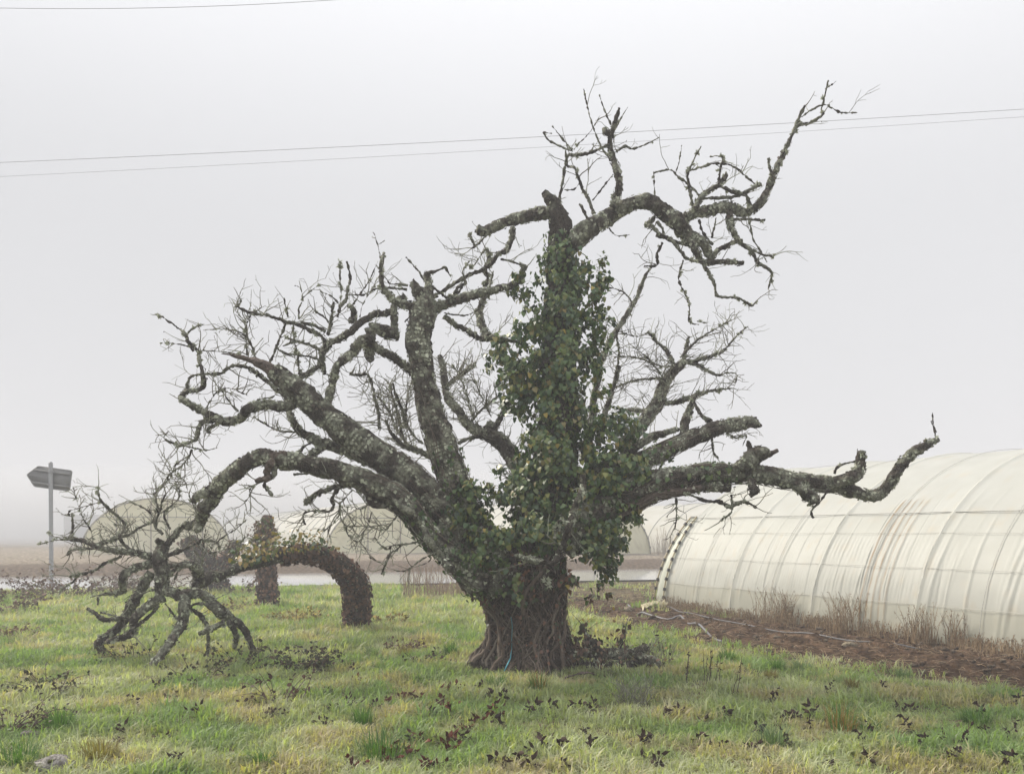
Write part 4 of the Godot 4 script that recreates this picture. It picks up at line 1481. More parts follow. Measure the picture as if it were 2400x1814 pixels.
func build_bits() -> void:
	# white stone at the lower left, with moss
	var p := on_ground(128, 1803)
	var g := thing("pale_stone", p, "white weathered stone half sunk in the bottom left grass", "stone", "stones")
	var b := Build.new()
	stone_mesh(b, p + Vector3(0, 0.03, 0), Vector3(0.13, 0.06, 0.09), Color(0.52, 0.50, 0.47), 0.4)
	part("rock", b, M.stone, g)
	b = Build.new()
	stone_mesh(b, p + Vector3(0.0, 0.07, 0.05), Vector3(0.022, 0.014, 0.018), Color(0.10, 0.10, 0.02), 0.4)
	part("moss", b, M.stone, g)
	b = Build.new()
	var q := on_ground(66, 1733)
	stone_mesh(b, q + Vector3(0, 0.02, 0), Vector3(0.07, 0.05, 0.06), Color(0.26, 0.25, 0.22), 0.5)
	tag(part("grey_stone", b, M.stone), "small grey stone above the white stone at the left", "stone", "stones")
	b = Build.new()
	q = on_ground(1474, 1440)
	stone_mesh(b, q + Vector3(0, 0.04, 0), Vector3(0.085, 0.06, 0.07), Color(0.50, 0.43, 0.32), 0.3)
	tag(part("tan_stone", b, M.stone), "tan round stone beside the end of the grey hose", "stone", "stones")
	b = Build.new()
	q = on_ground(1992, 1531)
	stone_mesh(b, q + Vector3(0, 0.04, 0), Vector3(0.10, 0.05, 0.07), Color(0.50, 0.43, 0.31), 0.4)
	tag(part("tan_stone", b, M.stone), "flat tan stone on the bare earth before the greenhouse", "stone", "stones")
	# pebbles and clods
	b = Build.new()
	for k in 900:
		var d := rnd(7.6, 22.0)
		var x := soil_edge(-d) + 0.15 + pow(rng.randf(), 1.2) * 4.5
		if d > road_front(x) - 1.0: continue
		var c := mixc(Color(0.15, 0.105, 0.075), Color(0.40, 0.34, 0.26), pow(rng.randf(), 1.6))
		var s := rnd(0.008, 0.035)
		stone_mesh(b, Vector3(x, ground_y(x, -d) + s * 0.3, -d), Vector3(s * rnd(0.8, 1.5), s * 0.7, s), c, 0.5)
	tag(part("pebbles", b, M.stone), "pebbles and clods scattered over the bare earth", "pebbles", "", "stuff")
	# hoses
	var hoses := [[[[1472, 1428], [1480, 1436], [1488, 1443], [1505, 1450], [1523, 1453], [1566, 1460], [1594, 1460], [1612, 1467], [1635, 1477], [1653, 1488], [1672, 1500], [1692, 1511]], 0.016, Color(0.13, 0.133, 0.14), "grey irrigation hose lying on the earth left of the near greenhouse"],
		[[[1562, 1434], [1575, 1442], [1592, 1449], [1620, 1456], [1680, 1468], [1745, 1482], [1830, 1494], [1900, 1505], [1990, 1518], [2100, 1530], [2250, 1546], [2420, 1566]], 0.010, Color(0.08, 0.08, 0.083), "long dark grey hose running along the greenhouse foot"]]
	for e in hoses:
		var P := []
		var R := []
		for v in e[0]:
			var w := on_ground(v[0], v[1])
			P.append(w + Vector3(0, e[1] * 1.2, 0))
			R.append(e[1])
		var sm := smooth_path(P, R, func(_r): return 0.08)
		b = Build.new()
		tube(b, sm[0], sm[1], 10, func(_p): return e[2], 0.0)
		tag(part("hose", b, M.hose), e[3], "hose", "hoses")
	# crumpled film scrap at the greenhouse corner
	b = Build.new()
	var c0 := on_ground(1502, 1441)
	var c1 := on_ground(1562, 1431)
	var n := 16
	for j in 7:
		for i in n + 1:
			var u := i / float(n)
			var m := c0.lerp(c1, u) + Vector3(0.02, 0, (j - 3) * 0.045 * (1.0 - 0.5 * u))
			m.y = ground_y(m.x, m.z) + 0.05 + 0.06 * fine.get_noise_2d(i * 0.7, j * 1.4) + 0.05 * u + 0.03 * sin(j * 1.9)
			b.put(m, Color(0.60, 0.53, 0.36))
	for j in 6:
		for i in n:
			var a := j * (n + 1) + i
			b.tri(a, a + 1, a + n + 1)
			b.tri(a + 1, a + n + 2, a + n + 1)
	tag(part("plastic_scrap", b, M.film), "crumpled yellowish film scrap at the corner of the near greenhouse", "plastic")
	# turquoise twine hanging on the trunk
	b = Build.new()
	var T := []
	var R2 := []
	for k in 22:
		var u := k / 21.0
		var y := lerpf(0.62, 0.02, u)
		var x := lerpf(0.015, -0.05, u * u) + 0.012 * sin(u * 9.0)
		var s := trunk_point(y, acos(clampf((x - 0.18) / 0.46, -1, 1)), 0.035)
		T.append(s)
		R2.append(0.0025 if u < 0.62 else 0.008 - 0.003 * absf(u - 0.85) * 6.0)
	tube(b, T, R2, 6, func(_p): return Color(0.06, 0.32, 0.40), 0.0)
	tag(part("blue_twine", b, M.hose), "turquoise twine hanging down the front of the old trunk", "twine")
# Limbs: [bark kind, twigs, lichen, [x, y, z in centimetres and radius in millimetres of each joint]]
const TREE_LIMBS := [
	[0, 0, 1, [-5,97,-970,335,-43,141,-965,266,-77,179,-961,230,-103,203,-958,198,-119,221,-956,176,-153,245,-952,153,-185,268,-949,148,-210,288,-946,135,-228,305,-944,130,-247,320,-942,117,-263,335,-940,91]],
	[1, 0, 0, [-256,329,-940,86,-272,339,-939,63,-290,346,-937,30,-304,349,-936,15,-316,350,-935,5]],
	[0, 0, 1, [-33,98,-950,197,-66,131,-942,139,-91,153,-937,121,-112,181,-931,128,-130,196,-927,145,-154,208,-922,131,-178,218,-917,114,-202,225,-913,101,-226,231,-909,92,-244,232,-905,92,-261,235,-902,87,-273,233,-900,81]],
	[0, 0, 1, [-273,234,-900,83,-293,220,-906,84,-311,208,-911,84,-323,193,-915,77,-332,181,-919,70,-340,167,-923,60,-342,157,-925,31]],
	[0, 0, 1, [-319,206,-915,55,-326,199,-911,48,-333,194,-908,42,-338,189,-905,30]],
	[1, 0, 0, [-238,240,-900,25,-254,236,-897,36,-266,237,-895,25]],
	[1, 0, 0, [-251,234,-900,48,-254,227,-898,45,-258,219,-895,38,-256,213,-893,29,-263,210,-891,17,-266,208,-890,6]],
	[0, 0.5, 0.6, [-249,226,-900,30,-252,216,-897,25,-261,207,-894,17,-249,195,-890,17]],
	[0, 2, 1, [-260,211,-895,10,-272,202,-893,9,-275,195,-891,9,-279,187,-890,3]],
	[0, 0, 0.6, [-129,193,-910,29,-121,187,-911,36,-108,176,-911,44,-98,164,-912,44,-88,147,-913,40,-76,129,-914,49,-65,117,-915,53]],
	[0, 0, 1, [-157,197,-920,37,-151,189,-918,53,-142,184,-917,29,-131,184,-915,10]],
	[0, 0.6, 1, [-241,298,-945,51,-257,296,-946,58,-277,298,-948,58,-290,291,-950,54,-304,284,-951,49,-322,280,-953,45,-328,283,-953,38,-341,289,-954,38,-354,295,-956,36,-366,303,-957,30,-373,309,-958,27,-365,313,-959,27,-353,320,-960,27,-346,333,-961,25,-353,348,-963,19,-360,363,-964,17,-366,372,-965,15]],
	[0, 0.8, 1, [-361,361,-965,17,-364,367,-966,17,-370,380,-968,15,-384,391,-970,11,-398,401,-973,8,-412,409,-975,4]],
	[0, 0, 0.3, [-372,382,-975,9,-365,388,-975,9,-355,396,-975,6]],
	[0, 1.2, 1, [-345,335,-965,17,-331,337,-968,17,-319,344,-972,19,-306,346,-975,22,-294,339,-978,25,-282,330,-981,22,-271,319,-985,22]],
	[0, 1, 0.6, [-358,361,-965,8,-342,361,-962,7,-325,360,-959,7,-311,356,-957,7,-300,353,-955,6]],
	[0, 0.8, 0.6, [-365,366,-965,6,-382,369,-965,4,-400,371,-965,2]],
	[0, 1, 1, [-349,334,-965,9,-361,334,-965,11,-365,325,-965,17,-369,317,-965,15]],
	[0, 1.5, 1, [-326,282,-965,33,-346,281,-960,22,-353,274,-958,25,-357,261,-955,21,-366,253,-952,18,-378,255,-949,13,-384,260,-947,9,-384,269,-945,3]],
	[0, 1.5, 0.6, [-367,253,-955,9,-350,249,-950,8,-337,247,-947,6,-330,251,-945,3]],
	[0, 1.5, 0.8, [-359,249,-955,13,-362,240,-952,11,-369,229,-948,9,-378,220,-944,6,-384,211,-940,4,-392,197,-935,3]],
	[0, 1.5, 0.8, [-323,279,-945,26,-333,276,-953,25,-341,271,-962,15,-344,269,-965,6]],
	[0, 2, 0.6, [-347,294,-965,9,-340,304,-963,8,-330,315,-961,7,-316,317,-958,5,-296,309,-955,2]],
	[0, 1.5, 0.6, [-307,291,-955,11,-317,303,-955,8,-326,318,-955,6]],
	[0, 1, 0.8, [-306,287,-955,11,-297,297,-955,9,-283,305,-955,9,-270,309,-955,8,-260,315,-955,6]],
	[0, 1.5, 1, [-150,232,-975,68,-170,240,-977,65,-197,252,-981,61,-225,262,-984,54,-245,273,-987,47,-253,286,-988,38,-260,297,-990,28,-267,315,-992,22,-288,334,-995,19]],
	[0, 2, 0.6, [-247,274,-995,13,-269,274,-998,10,-290,283,-1002,7,-306,293,-1005,5]],
	[0, 1, 1, [-184,207,-945,21,-196,206,-943,24,-214,199,-939,28,-224,192,-936,33,-229,188,-935,26]],
	[0, 1.5, 1, [-189,206,-935,21,-197,193,-933,20,-195,185,-932,18,-199,179,-931,16,-212,180,-929,11,-227,176,-927,7,-225,164,-925,6]],
	[0, 0, 0.8, [-210,221,-925,18,-219,220,-921,14,-235,218,-915,9]],
	[0, 0.5, 1, [-228,244,-965,45,-220,251,-971,39,-213,255,-975,27]],
	[0, 0.5, 0.6, [-245,245,-975,19,-237,254,-975,15,-232,259,-975,11]],
	[0, 0.6, 1, [-197,280,-940,48,-201,290,-942,44,-204,302,-945,44,-198,324,-950,38,-192,340,-954,45,-180,356,-958,52,-168,369,-962,52,-158,377,-965,49]],
	[0, 0.3, 1, [-164,381,-965,53,-154,385,-965,41,-143,379,-965,41,-130,379,-965,36]],
	[0, 0.2, 1, [-161,392,-965,22,-153,387,-962,47,-139,384,-958,41,-132,377,-955,31]],
	[0, 0, 1, [-134,412,-960,31,-133,399,-962,36,-134,388,-963,39,-132,377,-965,26]],
	[0, 1, 1, [-171,370,-965,41,-160,370,-966,47,-148,362,-968,47,-134,354,-969,47,-121,345,-971,47,-108,335,-973,42,-95,322,-975,42]],
	[0, 0, 1.5, [-164,369,-975,53,-164,360,-975,59,-161,350,-975,18]],
	[0, 2, 1, [-186,337,-975,12,-175,336,-976,14,-164,335,-978,15,-160,322,-979,15,-157,309,-981,17,-155,298,-982,19,-153,276,-985,22]],
	[0, 1.5, 1, [-138,328,-985,12,-134,313,-988,16,-128,297,-991,18,-124,278,-995,23]],
	[0, 1.5, 1, [-243,329,-965,31,-234,336,-971,29,-226,343,-976,28,-220,350,-980,26,-219,363,-985,26]],
	[0, 2, 1, [-212,337,-975,11,-206,333,-975,11,-204,325,-975,9]],
	[0, 0.3, 1, [-121,424,-965,29,-132,416,-966,33,-138,406,-967,36,-154,403,-968,35,-170,397,-969,35,-179,385,-970,40,-188,377,-971,37,-201,375,-972,35,-208,371,-972,40,-215,366,-973,40,-216,358,-974,31,-217,347,-974,26,-216,338,-975,19]],
	[0, 1.5, 1, [-316,415,-975,11,-304,409,-976,14,-291,405,-977,17,-276,402,-979,17,-262,399,-980,21,-248,395,-981,21,-235,390,-983,21,-220,382,-984,22,-215,375,-985,28]],
	[0, 1, 1.2, [-319,417,-985,9,-316,422,-985,9,-312,426,-985,4]],
	[0, 1, 1, [-244,398,-985,14,-233,397,-989,17,-223,393,-992,19,-217,388,-995,21]],
	[0, 0.8, 1, [-262,381,-985,9,-249,378,-988,14,-237,374,-992,18,-225,371,-995,21]],
	[0, 0.8, 1, [-265,371,-985,6,-258,374,-990,11,-250,377,-995,12]],
	[0, 1.5, 1, [-281,351,-985,14,-276,363,-985,12,-272,374,-985,11,-266,383,-985,9,-260,395,-985,8]],
	[0, 1.5, 1, [-273,373,-985,8,-266,364,-987,11,-253,361,-990,11,-237,361,-993,12,-225,359,-995,12]],
	[0, 2, 1, [-297,357,-985,11,-300,370,-985,9,-307,382,-985,9,-318,389,-985,6,-330,393,-985,5,-344,392,-985,3]],
	[0, 1.5, 0.8, [-307,382,-985,6,-307,393,-985,6,-311,403,-985,5,-319,411,-985,3]],
	[0, 1.5, 0.8, [-306,360,-985,6,-306,377,-985,6,-305,391,-985,5,-299,406,-985,4,-282,416,-985,2]],
	[0, 0.5, 2, [-255,397,-995,8,-254,382,-995,9,-252,366,-995,11,-250,350,-995,9,-248,340,-995,8]],
	[0, 1, 2.5, [-259,405,-985,9,-261,414,-985,11,-262,425,-985,8]],
	[0, 1, 1, [-246,402,-985,11,-246,413,-985,8,-243,426,-985,6,-247,441,-985,4,-255,445,-985,2]],
	[0, 1, 0.6, [-243,426,-985,4,-233,434,-985,4,-221,442,-985,2]],
	[0, 1.5, 1, [-213,384,-985,21,-210,399,-985,19,-207,412,-985,17,-206,422,-985,11]],
	[0, 1, 1, [-212,399,-985,12,-219,406,-985,9,-227,411,-985,8,-232,416,-985,4]],
	[0, 0.8, 0.6, [-201,421,-985,8,-209,429,-985,6,-222,435,-985,4]],
	[0, 0, 1, [-188,415,-975,22,-182,412,-975,32,-182,401,-975,40,-184,396,-975,22]],
	[0, 0, 0.4, [-200,402,-975,11,-195,414,-975,23,-190,423,-975,19,-187,436,-975,17,-187,451,-975,15,-188,464,-975,11]],
	[0, 0, 3, [-196,417,-975,6,-196,431,-975,6,-197,445,-975,7,-198,458,-975,6,-198,466,-975,3]],
	[0, 1, 0.5, [-174,402,-975,7,-171,414,-976,6,-165,428,-978,5,-160,441,-979,4,-156,449,-980,2]],
	[0, 1, 0.5, [-182,416,-975,8,-175,427,-976,6,-165,442,-978,5,-157,456,-979,4,-152,463,-980,3]],
	[0, 0, 1, [-14,121,-960,230,-43,160,-960,203,-54,178,-960,185,-66,217,-960,163,-80,256,-960,159,-88,282,-960,155,-98,321,-960,124,-101,342,-960,124,-104,361,-960,137,-105,378,-960,137,-101,400,-960,146,-99,417,-960,115,-108,429,-960,54,-112,438,-960,31]],
	[0, 0, 1, [-95,393,-960,78,-92,408,-963,61,-94,429,-966,41,-96,443,-969,46,-97,451,-970,32,-89,452,-971,19,-81,456,-973,13,-76,457,-974,12,-71,452,-975,3]],
	[0, 0, 1, [-110,410,-960,55,-127,414,-961,45,-139,423,-962,40,-146,433,-963,31,-147,448,-963,23,-146,462,-964,21,-146,475,-965,16]],
	[0, 0.5, 0.3, [-149,466,-965,4,-152,480,-965,4,-157,496,-965,4,-160,499,-965,2]],
	[0, 0, 0.3, [-152,481,-965,4,-148,483,-965,3,-144,486,-965,2]],
	[0, 0.3, 0.5, [-100,440,-960,12,-104,448,-961,11,-110,456,-963,11,-120,468,-965,8]],
	[0, 0.5, 1, [-119,431,-965,11,-130,432,-965,11,-138,431,-965,9,-153,428,-965,9,-168,425,-965,8,-182,422,-965,6]],
	[0, 0.8, 1, [-118,435,-965,12,-127,436,-965,12,-138,437,-965,9,-141,441,-965,7]],
	[0, 0, 1, [-121,393,-960,8,-110,402,-958,9,-98,411,-957,11,-83,421,-955,8]],
	[0, 0, 1, [-110,392,-960,8,-101,402,-958,9,-90,411,-955,9]],
	[0, 0.2, 1, [-90,433,-960,9,-82,428,-963,11,-75,422,-966,13,-70,420,-968,13,-65,428,-971,12,-57,438,-975,11]],
	[0, 0.5, 1, [-90,407,-965,67,-80,413,-967,55,-51,423,-972,47,-25,432,-977,42,-1,442,-981,37,7,450,-983,32,15,462,-985,28]],
	[0, 0.5, 0.8, [1,507,-985,30,-1,493,-984,29,-7,482,-983,28,-15,474,-982,25,-28,464,-981,23,-52,450,-979,21,-70,441,-977,21,-86,432,-976,19,-97,425,-975,21]],
	[0, 0.8, 1, [-13,472,-985,10,1,470,-990,11,13,466,-995,11]],
	[0, 1, 1.5, [-78,403,-975,27,-68,396,-978,28,-52,387,-981,28,-36,381,-985,28,-19,380,-989,23,-4,379,-991,19,13,378,-995,15]],
	[0, 1, 2, [-34,448,-1015,18,-29,457,-1020,20,-32,473,-1028,18,-28,491,-1036,20,-32,498,-1039,10,-47,487,-1050,7,-52,479,-1055,6]],
	[0, 1.2, 2, [-29,389,-1025,57,-37,409,-1036,43,-40,427,-1046,38,-34,444,-1056,28,-28,459,-1065,23]],
	[0, 0.6, 1, [-27,438,-985,11,-24,448,-990,11,-22,461,-995,8]],
	[0, 0.8, 1.2, [-70,423,-975,15,-62,435,-975,17,-54,443,-975,19,-56,452,-975,9,-49,468,-975,8]],
	[0, 1, 0.6, [-78,407,-975,7,-65,404,-975,7,-52,404,-975,8,-38,408,-975,6]],
	[2, 0, 0.2, [15,100,-995,389,25,135,-995,330,34,165,-995,302,45,205,-995,275,52,254,-995,238,55,304,-995,220,55,354,-995,197,56,404,-995,179,57,439,-995,160,57,473,-995,151,56,498,-995,137,56,518,-995,124,50,534,-995,96,42,547,-995,62,37,553,-995,37]],
	[0, 0, 1, [67,490,-995,109,80,501,-994,116,92,510,-993,105,114,526,-992,91,133,535,-991,78,148,539,-990,78,162,536,-990,83,177,526,-989,87,192,514,-988,91,205,503,-987,82,218,491,-986,59,227,481,-986,47,232,472,-985,29]],
	[0, 0, 1, [46,530,-995,65,29,529,-999,74,12,524,-1003,65,-12,519,-1008,57,-31,515,-1013,53,-41,515,-1015,57]],
	[0, 0.8, 1, [-26,513,-1010,24,-32,506,-1009,16,-40,497,-1007,13,-47,488,-1005,7]],
	[0, 0, 2, [-43,492,-1005,14,-48,502,-1005,17,-52,508,-1005,8]],
	[0, 0.2, 1.5, [195,515,-985,55,208,524,-984,55,226,527,-982,59,250,532,-979,59,270,525,-978,43,283,531,-976,43,292,547,-974,37,299,566,-972,35,309,586,-970,25,318,607,-968,22,327,629,-966,19,330,636,-965,13]],
	[0, 0.2, 0.6, [318,610,-965,19,326,617,-965,19,339,623,-965,17,351,627,-965,15,354,639,-965,11,355,663,-965,6]],
	[0, 0.2, 0.3, [355,658,-965,5,362,663,-965,5,369,669,-965,3]],
	[0, 0.3, 0.3, [328,626,-965,9,339,633,-965,9,352,636,-965,9,375,635,-965,8,391,631,-965,5]],
	[0, 0, 2, [295,560,-965,17,292,567,-965,17,289,578,-965,14]],
	[0, 0.3, 1, [201,507,-985,53,208,490,-985,47,212,479,-985,43,221,470,-985,36,235,467,-985,29,252,468,-985,29,268,467,-985,21]],
	[0, 0.3, 1, [231,473,-985,26,240,483,-985,29,254,489,-985,29,264,490,-985,18]],
	[0, 0.3, 1, [218,471,-985,17,227,456,-983,21,234,440,-981,17,237,428,-980,14,257,422,-978,15,274,416,-976,14,280,420,-975,5]],
	[0, 0.4, 1, [199,470,-975,17,184,490,-979,17,170,498,-981,18,161,509,-983,23,159,517,-984,26,165,521,-985,20]],
	[0, 0.5, 1, [166,498,-980,17,185,493,-982,21,200,490,-983,20,216,488,-985,17]],
	[0, 0.3, 1, [201,473,-985,16,207,470,-981,14,217,464,-975,15]],
	[0, 0.4, 1, [174,490,-985,14,168,479,-985,17,167,472,-985,17,168,466,-985,14,152,462,-985,9]],
	[0, 0.6, 1, [198,470,-985,12,193,454,-985,12,193,445,-985,10,203,432,-985,9,204,415,-985,9,208,403,-985,9,216,396,-985,7]],
	[0, 0.6, 0.6, [214,400,-985,5,223,398,-985,4,229,400,-985,3]],
	[0, 0.5, 0.5, [167,515,-985,17,174,506,-985,14,176,496,-985,12]],
	[0, 0.4, 1.5, [249,525,-975,36,249,511,-974,39,250,497,-973,32,261,488,-971,22,272,476,-970,21,279,462,-968,18,290,449,-967,15,295,445,-966,14,293,434,-965,6]],
	[0, 0.4, 1, [273,476,-965,14,280,470,-965,13,295,467,-965,9]],
	[0, 0.3, 0.6, [269,508,-965,10,273,487,-965,10,282,476,-965,9,289,462,-965,4]],
	[0, 0.4, 1.2, [251,514,-975,20,270,513,-975,15,289,512,-975,11]],
	[0, 0.3, 0.6, [216,517,-985,14,221,502,-985,13,233,489,-985,12]],
	[0, 0.3, 0.4, [231,496,-985,9,234,509,-985,8,237,521,-985,4]],
	[0, 0.4, 1, [210,526,-985,20,205,544,-982,18,201,562,-980,15,203,571,-979,14,208,582,-977,11,215,595,-975,6]],
	[0, 1, 0.6, [200,568,-975,11,216,575,-979,11,234,580,-982,11,254,578,-987,12,274,571,-991,10,288,560,-995,8]],
	[0, 0.5, 1, [210,526,-975,29,216,540,-977,29,226,551,-980,26,238,556,-982,26,246,565,-983,20,250,576,-985,10]],
	[0, 0.5, 1, [218,542,-985,18,236,540,-982,20,254,541,-980,20,269,544,-977,20,283,551,-975,20]],
	[0, 0.5, 1.3, [236,553,-975,20,249,547,-975,23,266,541,-975,20,272,532,-975,23,270,525,-975,23]],
	[0, 0.6, 0.5, [218,543,-985,12,205,558,-988,12,192,570,-990,12,183,576,-992,9,164,570,-995,7]],
	[0, 0, 0.4, [191,575,-995,8,195,589,-995,7,198,607,-995,4]],
	[0, 0, 1, [236,554,-975,14,239,571,-979,13,241,586,-982,11,231,593,-985,7]],
	[0, 0, 0.8, [167,545,-995,8,166,565,-995,7,167,580,-995,8]],
	[0, 0.4, 1, [117,532,-985,47,123,553,-984,43,121,573,-983,38,117,590,-982,34,114,610,-981,31,119,628,-981,26,122,639,-980,18]],
	[0, 0, 1, [115,613,-980,26,109,615,-980,32,107,622,-980,26]],
	[0, 0.8, 0.4, [96,528,-995,19,90,545,-995,17,82,561,-995,16,73,578,-995,14,66,589,-995,13,62,599,-995,8]],
	[0, 0.8, 1, [56,547,-1005,17,60,570,-1003,16,63,590,-1001,14,67,598,-1000,16,75,603,-999,17,92,604,-997,16,113,606,-995,16]],
	[0, 0.5, 0.4, [71,600,-995,9,55,607,-995,10,44,613,-995,9,37,621,-995,7,47,629,-995,3]],
	[0, 0.5, 0.4, [71,601,-995,8,59,616,-995,8,47,631,-995,4]],
	[0, 0.8, 0.3, [72,602,-995,8,78,610,-995,7,92,625,-995,5,102,639,-995,3]],
	[0, 0.4, 0.3, [114,585,-985,12,101,609,-988,10,90,639,-991,9,84,674,-995,5]],
	[0, 0.3, 0.4, [115,626,-985,10,107,646,-990,9,102,666,-995,4]],
	[0, 0.3, 0.4, [94,543,-995,9,105,555,-990,9,116,566,-985,8]],
	[0, 0.6, 0.5, [121,596,-985,12,132,604,-985,13,138,600,-985,9,150,599,-985,7,168,606,-985,4]],
	[0, 0.3, 0.5, [121,626,-985,9,129,640,-985,8,134,647,-985,4]],
	[0, 0, 0.6, [90,517,-995,16,84,530,-995,16,79,540,-995,12]],
	[0, 0.6, 0.4, [80,566,-995,7,73,557,-995,7,61,554,-995,5]],
	[0, 0.4, 0.4, [113,511,-995,10,122,502,-990,9,135,498,-985,4]],
	[0, 0, 1, [53,146,-970,254,84,171,-965,226,111,189,-960,189,140,202,-956,161,164,212,-952,143,187,216,-949,128,215,221,-945,117,243,221,-941,106,270,220,-937,98,298,214,-933,98,325,210,-929,90,351,207,-925,81,369,200,-922,69,390,195,-919,58,404,205,-916,58,412,220,-913,58,422,235,-911,54,436,246,-908,48,453,255,-905,28]],
	[0, 0, 1, [348,209,-915,67,360,214,-912,66,369,220,-910,58,374,231,-908,49,375,243,-905,42]],
	[1, 0.3, 0.5, [120,179,-955,125,148,192,-949,77,167,198,-944,56,185,201,-941,48,211,205,-935,40]],
	[0, 0.6, 1.5, [207,205,-935,44,222,206,-933,51,240,204,-930,40]],
	[0, 0, 1, [250,225,-925,95,258,234,-925,100,264,240,-925,93,270,242,-925,63,273,243,-925,26]],
	[0, 0, 1, [259,242,-925,26,258,251,-925,26,256,255,-925,11]],
	[1, 0, 0, [273,238,-925,39,282,242,-925,32,289,245,-925,14]],
	[0, 0, 1, [260,213,-920,43,258,207,-918,43,260,201,-917,50,258,195,-915,17]],
	[0, 0, 1, [305,207,-915,62,311,200,-915,54,319,196,-915,71,327,195,-915,50,322,190,-915,42,320,185,-915,14]],
	[0, 0.5, 0.6, [339,202,-915,14,330,189,-913,13,322,179,-911,11,318,172,-910,11]],
	[0, 1, 1, [192,199,-935,17,210,191,-933,18,227,189,-930,21,238,184,-929,23,251,189,-927,18,267,183,-925,8]],
	[0, 1, 1, [238,197,-925,10,239,184,-925,13,235,176,-925,10,226,169,-925,5]],
	[0, 2, 0.5, [182,194,-945,12,181,174,-939,9,179,159,-935,5]],
	[0, 0.3, 0.3, [451,253,-905,11,449,268,-905,9,442,273,-905,4]],
	[0, 0, 0.3, [450,262,-905,6,448,275,-905,5,446,283,-905,3]],
	[0, 0, 0.6, [346,219,-915,17,349,226,-914,18,358,230,-912,10,367,232,-910,6]],
	[0, 0.3, 1, [86,209,-985,166,115,226,-994,134,157,241,-1006,109,190,257,-1015,99,223,272,-1024,92,256,284,-1033,87,290,290,-1041,74,299,287,-1043,42,306,287,-1045,10]],
	[0, 0.5, 0.5, [119,234,-995,70,142,255,-1002,56,161,266,-1006,48,183,274,-1011,36,200,280,-1015,25]],
	[0, 0.5, 1.2, [207,270,-1025,58,208,287,-1028,49,214,300,-1031,45,217,313,-1033,33,223,322,-1035,23]],
	[0, 0.8, 1.2, [246,287,-1035,26,234,295,-1039,23,227,306,-1042,21,223,317,-1045,16]],
	[0, 2, 1, [240,272,-1025,13,242,253,-1025,10,250,245,-1025,6]],
	[0, 2, 1, [258,276,-1025,13,270,270,-1028,13,283,273,-1032,11,280,261,-1035,6]],
	[0, 0.6, 1.5, [137,264,-1085,79,161,287,-1099,80,180,311,-1111,81,196,333,-1121,83,204,356,-1131,72,217,373,-1139,62,230,384,-1145,52]],
	[0, 1.8, 1.2, [213,371,-1115,25,206,396,-1127,23,194,410,-1136,21,181,424,-1145,18]],
	[0, 1.8, 1.5, [230,384,-1145,29,234,401,-1150,26,238,420,-1155,15]],
	[0, 2, 1, [235,384,-1145,25,250,388,-1148,24,274,395,-1153,20,292,407,-1157,16,304,422,-1161,11,322,437,-1165,5]],
	[0, 1.8, 1.2, [235,386,-1145,24,253,379,-1143,22,273,366,-1140,18,287,368,-1138,10,299,365,-1137,7,296,347,-1135,4]],
	[0, 1.5, 2, [199,329,-1125,29,212,327,-1124,29,232,332,-1121,27,255,341,-1119,23,277,345,-1116,14,289,344,-1115,5]],
	[0, 2, 1.2, [191,331,-1105,21,182,317,-1121,23,162,320,-1139,23,143,325,-1155,18]],
	[0, 2.5, 1, [210,361,-1135,18,187,361,-1138,18,165,359,-1141,15,139,353,-1145,8]],
	[0, 2.5, 1, [224,378,-1135,14,201,378,-1138,14,183,385,-1140,13,162,391,-1142,11,137,391,-1145,7]],
	[0, 2.5, 1, [226,391,-1145,11,249,414,-1145,11,272,428,-1145,8,301,445,-1145,4]],
	[0, 2.5, 1, [190,326,-1115,14,202,349,-1118,14,182,381,-1122,11,160,403,-1125,5]],
	[0, 2.5, 0.6, [180,419,-1125,11,164,415,-1125,10,144,421,-1125,7]],
	[0, 3.1, 1.2, [20,200,-1025,115,10,229,-1039,110,-4,257,-1053,99,-18,272,-1063,93,-37,281,-1072,69,-55,292,-1081,54,-67,309,-1090,55,-81,327,-1099,49,-87,346,-1107,44,-90,369,-1117,38,-96,389,-1125,30]],
	[0, 0.5, 1, [-30,284,-1075,69,-27,294,-1086,53,-22,291,-1095,46]],
	[0, 2.0, 1, [-24,283,-1075,38,-18,295,-1080,37,-10,310,-1087,31,2,329,-1095,24]],
	[0, 3.1, 1, [-86,348,-1115,32,-71,361,-1123,30,-59,372,-1129,28,-49,384,-1135,20]],
	[0, 3.4, 1, [-54,294,-1085,17,-42,310,-1092,17,-31,321,-1098,15,-16,334,-1105,13]],
	[0, 2.0, 1, [-18,277,-1075,24,-37,276,-1068,26,-55,272,-1060,23,-67,267,-1055,19]],
	[0, 2.0, 1, [-83,237,-1015,29,-99,247,-1006,33,-116,254,-997,36,-128,258,-991,28,-139,271,-982,19,-144,284,-975,13]],
	[0, 3.7, 1, [-132,262,-1075,19,-140,283,-1083,19,-146,307,-1091,19,-153,330,-1099,17,-157,349,-1105,9]],
	[0, 3.7, 1, [-114,269,-1085,15,-130,285,-1092,15,-135,303,-1099,13,-135,331,-1108,11,-131,354,-1115,8]],
	[0, 3.7, 1, [-136,272,-1085,13,-149,291,-1095,13,-161,316,-1106,12,-176,333,-1115,9]],
	[0, 3.4, 0.6, [-47,297,-1055,8,-56,327,-1064,8,-65,350,-1070,9,-74,366,-1075,7]],
	[0, 3.4, 0.6, [-26,301,-1075,7,-36,323,-1079,7,-51,353,-1085,5]],
	[0, 1.2, 1, [91,246,-1075,63,101,291,-1088,52,107,337,-1102,42,118,384,-1115,42,135,417,-1125,37,150,441,-1133,32,166,469,-1141,28,179,500,-1150,19,189,515,-1155,10]],
